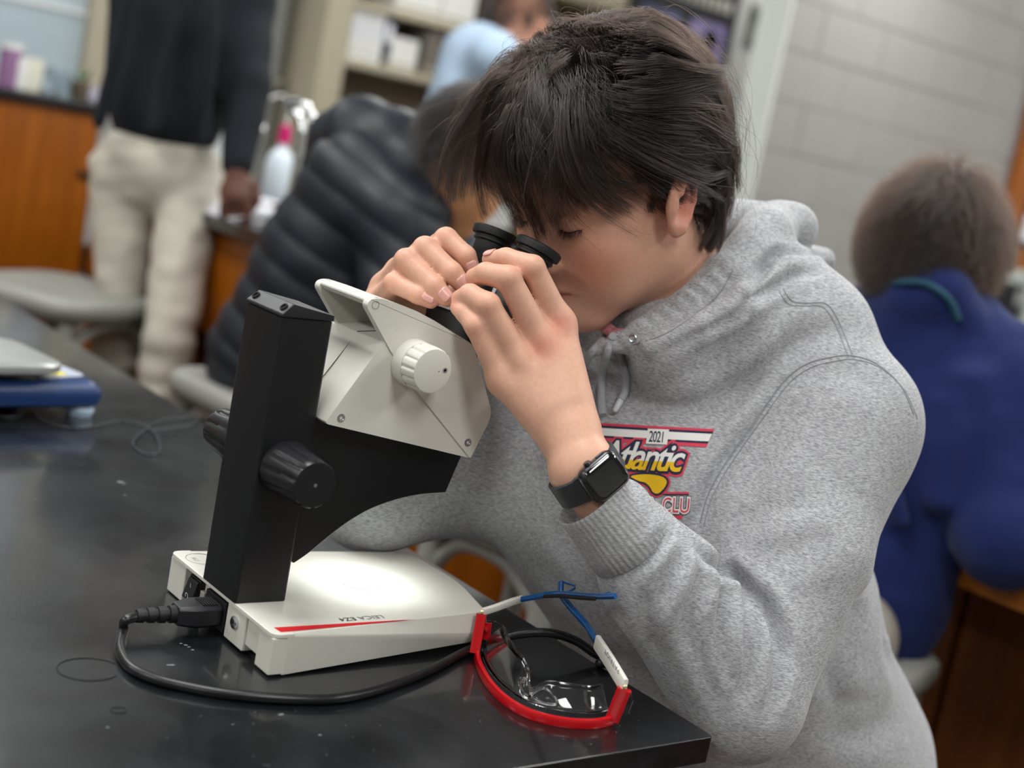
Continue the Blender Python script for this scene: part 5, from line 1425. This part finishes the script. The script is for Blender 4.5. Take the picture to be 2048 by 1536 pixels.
def book(nm, lb, ct, x0, x1, zb, h, m, d=.22, grp=None, tilt=0.):
    t = thing(nm, lb, ct, ((x0 + x1) / 2, SY0 + .03 + d / 2, zb), grp)
    MB().box((x0, SY0 + .03, zb + .0005), (x1, SY0 + .03 + d, zb + h)).build('cover', m, t, bevel=.004)
    if nm == 'binder':
        MB().box((x0 + .006, SY0 + .028, zb + h * .45), (x1 - .006, SY0 + .0299, zb + h * .8)).build('spine_label', M_paper, t)
        MB().lathe([(0, .009), (.002, .009), (.002, .006)], ((x0 + x1) / 2, SY0 + .0295, zb + h * .15), (0, -1, 0), 14).build('finger_ring', M_steel, t)
    else:
        MB().box((x0 + .004, SY0 + .026, zb + h * .1), (x1 - .004, SY0 + .0299, zb + h * .18)).build('edge_strip', M_shelf, t)
gb = mat('grey_book', S(120, 112, 104), .6); nb = mat('navy_binder', S(34, 40, 66), .4)
xs = SX0 + .15
for i, (w_, m, lb) in enumerate([(.058, M_white, 'first white binder from the shelf side panel'), (.058, M_white, 'second white binder from the shelf side panel'), (.058, M_white, 'third white binder, touching the navy binder'), (.05, nb, 'navy blue binder beside the white box on the shelf')]):
    book('binder', lb, 'binder', xs, xs + w_ - .003, 1.478, .225 if i < 3 else .235, m); xs += w_
book('carton', 'white cardboard box on the shelf beside the navy binder', 'box', sx(768, 118), sx(832, 128), 1.478, .14, M_white)
for i in range(5):
    x0 = sx(846, 130) + i * .042; book('book', f'grey book standing right of the white box, {["first", "second", "third", "fourth", "fifth"][i]} in its row', 'book', x0, x0 + .038, 1.478, .20 + .01 * (i % 3), gb, .18, 'grey books beside the white box')
for px0, px1, lb, n in ((695, 742, 'short stack of white paper at the left of the lower shelf', 4), (768, 850, 'long stack of white paper on the lower shelf', 6)):
    x0, x1 = sx(px0, 215), sx(px1, 225); t = thing('paper_stack', lb, 'paper', ((x0 + x1) / 2, SY0 + .15, 1.225))
    for j in range(n): MB().box((x0 + random.uniform(0, .01), SY0 + .03, 1.2255 + j * .009), (x1 - random.uniform(0, .01), SY0 + .27, 1.2255 + j * .009 + .0085)).build('ream', M_paper, t)
c = (sx(748, 205) + .03, SY0 + .17, 1.225); t = thing('desk_lamp', 'small dark lamp between the paper stacks on the lower shelf', 'lamp', c)
MB().lathe([(0, .045), (.01, .045), (.015, .012), (.07, .012)], c, (0, 0, 1), 20).build('base', M_dark, t, smooth=40)
MB().lathe([(.07, .055), (.11, .03), (.115, .001)], c, (0, 0, 1), 20).build('shade', M_dark, t, smooth=40)
for i, (a, b_) in enumerate(((790, 880), (885, 950))): book('carton', ['long white box on the upper shelf', 'short white box at the right of the upper shelf'][i], 'box', sx(a, 20), sx(b_, 30), 1.735, .16, M_white)
# ---- poster on the back wall and a grey wall plate
po = thing('poster', 'dark science poster with violet pictures on the back wall', 'poster', (5.42, 5.795, 1.66))
MB().box((5.0, 5.782, 1.66), (5.855, 5.799, 2.5)).build('sheet', mat('poster_black', S(30, 28, 34), .5), po)
for x, z_, w_, h_, c in ((5.50, 1.86, .28, .26, S(150, 138, 186)), (5.12, 1.84, .30, .28, S(106, 114, 160)), (5.58, 1.70, .24, .10, S(150, 136, 160)), (5.62, 1.98, .12, .10, S(150, 84, 140)), (5.14, 1.70, .34, .1, S(120, 120, 150))):
    MB().box((x, 5.7795, z_), (x + w_, 5.7815, z_ + h_)).build('picture', mat('poster_picture', c, .5, var=.4, vscale=14), po)
for i in range(13): MB().box((5.06 + i * .058, 5.7795, 2.20), (5.06 + i * .058 + .036, 5.7815, 2.265)).build('title_letter', mat('poster_title', S(196, 192, 180), .6) if i == 0 else MATS['poster_title'], po)
wpz = thing('thermostat', 'grey thermostat on the wall beside the dark poster', 'thermostat', (6.01, 5.8, 2.1))
MB().box((5.965, 5.77, 2.07), (6.05, 5.799, 2.30)).build('cover', mat('plate_grey', S(118, 120, 112), .5), wpz, bevel=.006); MB().box((5.985, 5.766, 2.19), (6.03, 5.7699, 2.25)).build('dial_window', M_dark, wpz)
# ---- oak display case on the block wall, counter with boxes below it
dcase = thing('display_case', 'oak framed display case hanging on the white block wall', 'display case', (6.9, WY, 1.1))
MB().box((6.05, WY - .04, 1.10), (6.20, WY - .003, 2.45)).build('stile', M_oak, dcase, bevel=.004); MB().box((7.75, WY - .04, 1.10), (7.9, WY - .003, 2.45)).build('stile', M_oak, dcase, bevel=.004)
MB().box((6.201, WY - .04, 1.10), (7.749, WY - .003, 1.22)).build('rail', M_oakh, dcase, bevel=.004); MB().box((6.201, WY - .04, 2.33), (7.749, WY - .003, 2.45)).build('rail', M_oakh, dcase, bevel=.004)
MB().box((6.201, WY - .015, 1.221), (7.749, WY - .003, 2.329)).build('back_board', mat('dark_board', S(44, 42, 46), .5), dcase)
for x, z_, w_, h_ in ((6.26, 1.26, .2, .13), (6.24, 1.50, .16, .2), (6.55, 1.3, .3, .2)): MB().box((x, WY - .017, z_), (x + w_, WY - .0155, z_ + h_)).build('note', M_paper, dcase)
wc_ = thing('wall_counter', 'dark counter running along the block wall under the display case', 'counter', (6.6, 3.7, 0))
MB().box((5.75, 3.42, 0), (8.1, WY - .02, .83)).build('carcass', M_oakd, wc_); MB().box((5.7, 3.38, .831), (8.15, WY - .015, .86)).build('counter_top', M_table, wc_, bevel=.004)
for i in range(4):
    d = MB().box((5.77 + .58 * i, 3.40, .05), (5.77 + .58 * i + .565, 3.4195, .81)).build('door', M_oakd, wc_, bevel=.003)
def on_wallc(px, py): 
    v = view(px, py); return EYE + v * (3.6 / v[1])
for px, w_, h_, m, lb in ((1986, .09, .20, M_dark, 'black equipment box at the left end of the wall counter'), (2014, .07, .26, mat('grey_box', S(180, 186, 180), .5), 'pale grey equipment box between two black ones on the wall counter'), (2052, .14, .22, M_dark, 'black equipment box at the right on the wall counter')):
    p = on_wallc(px, 640); t = thing('equipment_box', lb, 'box', (p[0], 3.6, .861))
    MB().box((p[0] - w_ / 2, 3.5, .861), (p[0] + w_ / 2, 3.72, .861 + h_)).build('housing', m, t, bevel=.008)
    MB().box((p[0] - w_ * .35, 3.496, .861 + h_ * .55), (p[0] + w_ * .35, 3.4999, .861 + h_ * .85)).build('front_plate', M_steel, t)
# ---- bench in front of the student in blue
qx = 1.985; b2 = thing('wood_bench', 'brown wood lab bench in front of the student in the blue fleece', 'table', (2.5, 1.0, 0))
MB().box((qx - .02, -.9, .775), (3.1, 1.95, .80)).build('bench_top', M_table, b2, bevel=.003)
MB().box((qx, -.85, .66), (qx + .03, 1.9, .7745)).build('apron', M_oakh, b2, bevel=.003)
MB().box((qx + .28, -.85, .06), (3.05, 1.9, .7745)).build('cabinet_body', M_oakd, b2)
for k in range(5): MB().box((qx + .262, -.83 + k * .545, .10), (qx + .279, -.83 + k * .545 + .53, .74)).build('door', M_oakd, b2, bevel=.003)
MB().box((qx + .33, -.8, 0), (3.0, 1.85, .06)).build('plinth', M_dark, b2)
# ================================================================== the other students
def set_head(E, F, U, sc_):
    global HE, HF, HU, HL_, HAX, HS
    HE, HF = np.asarray(E, float), nrm(F); HU = nrm(np.asarray(U) - HF * (np.asarray(U) @ HF)); HL_ = np.cross(HU, HF); HAX = np.array([HF, HL_, HU]); HS = sc_
def skin_of(name, c): return mat(name, c, .5, sss=.1, var=.05, vscale=80)
def fist(s, W, d, up):
    """half-closed hand at W pointing along d"""
    d = nrm(d); sd = nrm(np.cross(up, d)); n = np.cross(d, sd)
    s.cone(W, W + d * .06, .026, .034, .012); s.ell(W + d * .055, (.04, .042, .018), np.array([d, sd, n]), .012)
    for i in range(4):
        a = W + d * .088 + sd * (.03 - .02 * i); b_ = a + d * (.032 - .003 * abs(i - 1)) - n * .012; c = b_ + d * .006 - n * .024
        s.chain([a, b_, c, c - d * .016], [.0105, .0098, .009, .008], .004)
    a = W + d * .03 + sd * .04; s.chain([a, a + d * .04 + sd * .012 - n * .01, a + d * .065 - n * .022], [.013, .011, .009], .008)
def cap_hair(name, pm, mask, col, col2, parent, n, ln, flow, fall=.6, rad=.0004, lift=.016, seed=5, wav=.003):
    """strands that leave the scalp and fall along flow"""
    c, r, A = hd(-91, 0, 42), np.array([99, 79, 93]) * HS, HAX.copy(); rg_ = np.random.default_rng(seed)
    d = rg_.normal(size=(n * 5, 3)); d /= np.linalg.norm(d, axis=1)[:, None]; R0 = c + (d * r) @ A; d = d[mask(R0)][:n]; R0 = R0[mask(R0)][:n]; n = len(R0)
    N = nrm_rows((d / r) @ A); k = 8; P = np.zeros((n, k, 3)); P[:, 0] = R0; crown = hd(-110, 0, 120)
    out = R0 - crown; cl = rg_.integers(0, 160, n); cd__ = rg_.normal(0, .35, (160, 3))
    for i in range(1, k):
        t = i / (k - 1); v = N * (.55 * (1 - t)) + nrm_rows(out) * .7 + np.asarray(flow) * fall * (.3 + t) + cd__[cl] * .55 * t; v = nrm_rows(v)
        P[:, i] = P[:, i - 1] + v * ln / (k - 1) * rg_.uniform(.9, 1.1, (n, 1))
        q = ((P[:, i] - c) @ A.T) / r; m_ = np.linalg.norm(q, axis=1)[:, None]; P[:, i] = ((q / m_ * np.maximum(m_, 1 + lift / r.mean() * min(1, t * 2))) * r) @ A + c
    return strands(name, P, np.linspace(rad, rad * .4, k), hair_mat(name + '_colour', col, .35, col2), parent)
def nrm_rows(a): return a / (np.linalg.norm(a, axis=1)[:, None] + 1e-12)
def body_mask(P):
    q = (P - hd(-91, 0, 42)) @ HAX.T / HS; f, l, u = q[:, 0], np.abs(q[:, 1]), q[:, 2]
    return (u > 30 + np.clip(f - 30, 0, 60) * .3) | ((f < 30) & (u > -20)) | ((f < 5) & (u > -45)) | ((f < -28) & (u > -84))

# ---- tall student in navy sweater and pale trousers, leaning a hand on the far bench
p1c = od(322, 300, 3.55); fwd = nrm([.55, .83, 0]); rt = np.array([fwd[1], -fwd[0], 0])
p1 = thing('person', 'standing student in navy sweater and pale trousers, seen from behind', 'person', (p1c[0], p1c[1], 0))
shz = 1.50; neck1 = np.array([p1c[0], p1c[1], shz + .02]) + fwd * .05 + rt * .03
set_head(neck1 + fwd * .10 + zz * .20, fwd * .8 - zz * .45, fwd * .45 + zz, .00104)
b1 = Solid(); head_solid(b1); hb_c = hd(-92, 0, -40)
b1.cone(hb_c, neck1, .055, .06, .03); b1.cone(neck1, p1c + zz * .1, .07, .11, .05)
W1 = od(474, 340, 3.42)
shR, shL_ = neck1 + rt * .115 - zz * .06, neck1 - rt * .15 - zz * .06
elR = (shR + W1) / 2 + rt * .015; elL = shL_ + np.array([0, 0, -.30]) + fwd * .02; WL1 = elL + fwd * .16 - zz * .20 + rt * .05
for a, b_, c in ((shR, elR, W1), (shL_, elL, WL1)): b1.cone(neck1 - zz * .04, a, .05, .05, .04); b1.cone(a, b_, .046, .036, .02); b1.cone(b_, c, .036, .027, .02)
fist(b1, W1, np.array([.03, -.06, -.5]), -fwd); fist(b1, WL1, fwd * .4 - zz * .8, rt)
V_, F_3 = b1.surface(.005); quads('body', V_, F_3, skin_of('skin_deep', S(104, 68, 54)), p1)
cl1 = Solid(); hemc = p1c + zz * .015
ax1 = np.array([fwd, rt, zz])
cl1.ell(hemc + zz * .10, (.13, .148, .16), ax1, .05); cl1.ell(hemc + zz * .30 + fwd * .02, (.135, .150, .24), ax1, .06); cl1.cone(neck1 - zz * .05, neck1 + zz * .02, .075, .065, .03)
for a, b_, c in ((shR, elR, W1), (shL_, elL, WL1)): cl1.cone(neck1 - zz * .07, a, .08, .075, .05); cl1.cone(a, b_, .075, .058, .03); cl1.cone(b_, c + (b_ - c) * .08, .058, .042, .02)
for a, b_ in (((.40, -.10), (.03, -.13)), ((.42, .02), (.04, .0)), ((.36, .10), (.03, .13))):
    p_, q_ = hemc - fwd * .15 + rt * a[1] + zz * a[0], hemc - fwd * .15 + rt * b_[1] + zz * b_[0]; cl1.cone(p_, q_, .012, .016, .03)
V_, F_3 = cl1.surface(.008); V_ = V_ + normals(V_, F_3) * (.004 * vnoise(V_, 12, 3))[:, None]; quads('sweater', V_, F_3, mat('navy_knit', S(12, 18, 27), .9), p1)
tr1 = Solid(); tr1.ell(hemc - zz * .06, (.13, .15, .13), ax1, .04)
for q, kx, ax_ in ((-1, od(246, 590, 3.60), .0), (1, od(345, 640, 3.42), 0)):
    hp__ = hemc - zz * .08 + rt * .085 * q; kx = np.array([kx[0], kx[1], min(kx[2], .60)]); an = np.array([kx[0] - .02, kx[1], .10])
    tr1.cone(hp__, kx, .086, .060, .015); tr1.cone(kx, an, .062, .056, .01)
    for h_ in (.2, .28, .36, .46): tr1.cone(np.array([kx[0] - .07, kx[1] - .05, h_]), np.array([kx[0] + .06, kx[1] - .06, h_ + .04]), .008, .008, .02)
V_, F_3 = tr1.surface(.008); V_ = V_ + normals(V_, F_3) * (.006 * vnoise(V_ * np.array([1, 1, 2.]), 14, 8))[:, None]; quads('trousers', V_, F_3, mat('khaki_cloth', S(186, 180, 166), .9), p1)
for q, kx in ((-1, od(246, 590, 3.60)), (1, od(345, 640, 3.42))):
    s_ = Solid(); a_ = np.array([kx[0] - .02, kx[1], .045]) + fwd * .05; s_.box(a_, (.14, .05, .042), .035, ax1, .02); V_, F_3 = s_.surface(.01); quads('shoe', V_, F_3, M_shoe, p1)
cap_hair('hair', None, body_mask, S(12, 10, 10), S(20, 16, 14), p1, 2500, .02, -zz, .2, .0006, .008)

# ---- seated student in black quilted jacket bending forward
hip2, mid2, up2 = od(556, 715, 2.80), od(672, 520, 2.76), od(752, 390, 2.72)
ax_f = nrm(up2 - hip2); p2 = thing('person', 'student in black quilted jacket bending over the far bench', 'person', (hip2[0], hip2[1], 0))
hd2 = od(938, 350, 2.64); f2 = nrm([.75, .35, -.55])
set_head(hd2 + f2 * .06, f2, zz + f2 * .6, .00104)
b2s = Solid(); head_solid(b2s); n2 = od(815, 320, 2.70)
b2s.cone(hd(-92, 0, -40), n2, .052, .058, .03); b2s.cone(n2, mid2, .07, .10, .05)
sA, sB = od(690, 380, 2.92), od(806, 440, 2.60)
eA, wA = sA + np.array([.15, .10, -.26]), sA + np.array([.38, .05, -.19]); eB, wB = od(800, 600, 2.58), od(960, 560, 2.66)
for a, b_, c in ((sA, eA, wA), (sB, eB, wB)): b2s.cone(n2, a, .05, .05, .03); b2s.cone(a, b_, .045, .036, .02); b2s.cone(b_, c, .036, .026, .02); fist(b2s, c, c - b_, zz)
V_, F_3 = b2s.surface(.005); quads('body', V_, F_3, skin_of('skin_tan', S(206, 148, 104)), p2)
jk = Solid(); jk.cone(hip2, mid2, .142, .140, .05); jk.cone(mid2, up2, .140, .135, .05)
jk.cone(up2, sA, .12, .080, .06); jk.cone(up2, sB, .12, .085, .06)
for a, b_, c in ((sA, eA, wA), (sB, eB, wB)): jk.cone(a, b_, .088, .072, .03); jk.cone(b_, c + (b_ - c) * .1, .072, .05, .03)
V_, F_3 = jk.surface(.007); sq = (V_ - hip2) @ ax_f
V_ = V_ + normals(V_, F_3) * (.0065 * np.abs(np.sin(np.pi * sq / .062)) ** .6 - .004 + .003 * vnoise(V_, 20, 4))[:, None]
jko = quads('quilted_jacket', V_, F_3, mat('black_nylon', S(20, 27, 36), .5), p2)
ho = Solid(); h0, h1 = od(672, 300, 2.78), od(800, 300, 2.66)
ho.chain([od(655, 330, 2.8), od(672, 285, 2.76), od(725, 262, 2.70), od(790, 280, 2.66), od(832, 330, 2.62), od(820, 385, 2.60)], [.05, .062, .068, .062, .055, .045], .03); ho.cone(od(740, 330, 2.68), od(800, 350, 2.64), .07, .06, .04)
V_, F_3 = ho.surface(.007); V_ = V_ + normals(V_, F_3) * (.008 * vnoise(V_, 14, 6))[:, None]; quads('jacket_hood', V_, F_3, MATS['black_nylon'], jko)
MB().tube(smooth_path([od(792, 258, 2.66), od(818, 275, 2.64), od(842, 305, 2.62), od(856, 345, 2.60)], 6), .016, 12).build('pink_collar', mat('pink_fleece', S(214, 120, 136), .9), p2, smooth=60)
lg = Solid()
for q in (-1, 1):
    kn = hip2 + np.array([.20, .10 * q - .05, -.08]); lg.cone(hip2 + np.array([0, .09 * q, -.03]), kn, .09, .07, .03); lg.cone(kn, np.array([kn[0] - .05, kn[1], .08]), .068, .05, .02); lg.ell(np.array([kn[0], kn[1], .045]), (.13, .05, .045), None, .02)
V_, F_3 = lg.surface(.012); quads('trousers', V_, F_3, mat('charcoal_cloth', S(46, 44, 46), .9), p2)
cap_hair('hair', None, body_mask, S(8, 7, 7), S(15, 12, 11), p2, 5000, .06, -zz, .6, .0005)

# ---- student in pale blue shirt far behind
c3 = od(905, 330, 4.85); u3 = od(965, 130, 4.85); p3 = thing('person', 'dark haired student in pale blue shirt leaning beside the shelf unit', 'person', (c3[0], c3[1], 0))
h3 = od(1040, 50, 4.82); f3 = nrm([.70, -.35, -.35]); set_head(h3 + f3 * .07 - zz * .02, f3, zz + f3 * .3, .00104)
b3 = Solid(); head_solid(b3); n3 = u3 + (h3 - u3) * .35
b3.cone(hd(-92, 0, -40), n3, .055, .06, .03); b3.cone(n3, c3, .07, .11, .05)
sd3 = nrm(np.cross(u3 - c3, f3)); s3a, s3b = u3 + sd3 * .18, u3 - sd3 * .18
for a in (s3a, s3b):
    e_ = a + np.array([.16, -.04, -.26]); w_ = e_ + np.array([.20, .0, -.05]); b3.cone(u3, a, .05, .05, .03); b3.cone(a, e_, .045, .036, .02); b3.cone(e_, w_, .036, .026, .02); fist(b3, w_, w_ - e_, zz)
V_, F_3 = b3.surface(.006); quads('body', V_, F_3, skin_of('skin_warm', S(196, 142, 118)), p3)
t3 = Solid(); t3.cone(c3 - zz * .08, u3, .165, .15, .06); t3.cone(u3, n3, .12, .075, .04)
for a in (s3a, s3b): e_ = a + np.array([.16, -.04, -.26]); t3.cone(u3, a, .11, .082, .05); t3.cone(a, e_, .08, .062, .03); t3.cone(e_, e_ + np.array([.17, 0, -.04]), .06, .045, .02)
V_, F_3 = t3.surface(.01); V_ = V_ + normals(V_, F_3) * (.006 * vnoise(V_, 10, 9))[:, None]; quads('shirt', V_, F_3, mat('pale_blue_cotton', S(164, 184, 206), .85), p3)
l3 = Solid()
for q in (-1, 1): a = c3 + sd3 * .09 * q - zz * .1; l3.cone(a, np.array([a[0] + .03, a[1], .5]), .10, .07, .03); l3.cone(np.array([a[0] + .03, a[1], .5]), np.array([a[0], a[1], .09]), .07, .05, .02); l3.ell(np.array([a[0] + .05, a[1], .045]), (.13, .05, .045), None, .02)
V_, F_3 = l3.surface(.012); quads('trousers', V_, F_3, MATS['charcoal_cloth'], p3)
cap_hair('hair', None, body_mask, S(10, 9, 9), S(20, 16, 15), p3, 3500, .035, -zz, .3, .0006)

# ---- student in royal blue fleece at the right, back to us
h4 = od(1868, 478, 2.32); f4 = nrm([.92, .12, -.36]); p4c = od(1830, 1230, 2.30)
p4 = thing('person', 'brown haired student in royal blue fleece sitting with back turned', 'person', (p4c[0], p4c[1], 0))
set_head(h4 + f4 * .088 - zz * .035, f4, zz + f4 * .4, .00104)
b4 = Solid(); head_solid(b4); n4 = od(1862, 610, 2.32)
b4.cone(hd(-92, 0, -40), n4, .054, .06, .03)
r4 = nrm([.10, -1.0, 0]); s4R, s4L = od(2052, 790, 2.24), od(1700, 690, 2.48); m4 = od(1872, 850, 2.34)
b4.cone(n4, m4, .07, .11, .05)
e4R, e4L = od(2015, 1075, 2.16), od(1735, 1000, 2.60); w4R = e4R + np.array([.22, .06, .10]); w4L = e4L + np.array([.24, -.05, .06])
for a, b_, c in ((s4R, e4R, w4R), (s4L, e4L, w4L)): b4.cone(n4, a, .05, .05, .03); b4.cone(a, b_, .046, .037, .02); b4.cone(b_, c, .037, .026, .02); fist(b4, c, c - b_, zz)
V_, F_3 = b4.surface(.004); quads('body', V_, F_3, skin_of('skin_light', S(218, 160, 134)), p4)
j4 = Solid(); lo4 = od(1796, 1110, 2.31)
j4.cone(lo4, m4, .098, .165, .06); j4.cone(m4, n4 - zz * .09, .165, .10, .08); j4.cone(n4 - zz * .04, s4R, .085, .09, .06); j4.cone(n4 - zz * .04, s4L, .085, .09, .06)
for a, b_, c in ((s4R, e4R, w4R), (s4L, e4L, w4L)): j4.cone(a, b_, .095, .075, .04); j4.cone(b_, c + (b_ - c) * .08, .072, .048, .03)
j4.chain([lo4, od(1782, 1215, 2.29), od(1776, 1270, 2.28)], [.098, .088, .064], .03)
for a, b_ in (((1880, 1000), (1925, 760)), ((1990, 900), (1960, 760)), ((1760, 900), (1800, 1040))): j4.cone(od(*a, 2.17), od(*b_, 2.18), .012, .01, .04)
j4.chain([od(1800, 650, 2.30), od(1830, 600, 2.26), od(1880, 590, 2.24), od(1915, 640, 2.24)], [.05, .05, .05, .045], .03)
V_, F_3 = j4.surface(.006); V_ = V_ + normals(V_, F_3) * (.005 * vnoise(V_, 11, 12) + .0015 * vnoise(V_, 40, 13))[:, None]; quads('fleece_jacket', V_, F_3, mat('royal_blue_fleece', S(12, 28, 80), .95, sheen=.06), p4)
bj = bvh_of(V_, F_3); cp_ = []
for x, y in ((1735, 592), (1760, 574), (1800, 566), (1845, 566), (1878, 582), (1902, 606), (1916, 640)):
    q, n = hit(bj, x, y); cp_.append(q - nrm(view(x, y)) * .004 if q is not None else od(x, y, 2.22))
MB().tube(smooth_path(cp_, 5), .0065, 10).build('collar_trim', mat('teal_trim', S(14, 62, 82), .7), p4, smooth=60)
l4 = Solid()
for q in (-1, 1):
    a = lo4 - zz * .12 + r4 * .05 * q - np.array([.13, -.02, 0]); k_ = a + np.array([.02, .0, -.24]); l4.cone(a, k_, .080, .062, .03); l4.cone(k_, np.array([k_[0] - .05, k_[1], .08]), .07, .05, .02); l4.ell(np.array([k_[0], k_[1], .045]), (.13, .05, .045), None, .02)
V_, F_3 = l4.surface(.012); quads('trousers', V_, F_3, mat('stone_cloth', S(160, 154, 144), .9), p4)
cap_hair('hair', None, body_mask, S(12, 7, 5), S(32, 20, 13), p4, 14000, .075, -zz, .70, .0004, .014, 9)
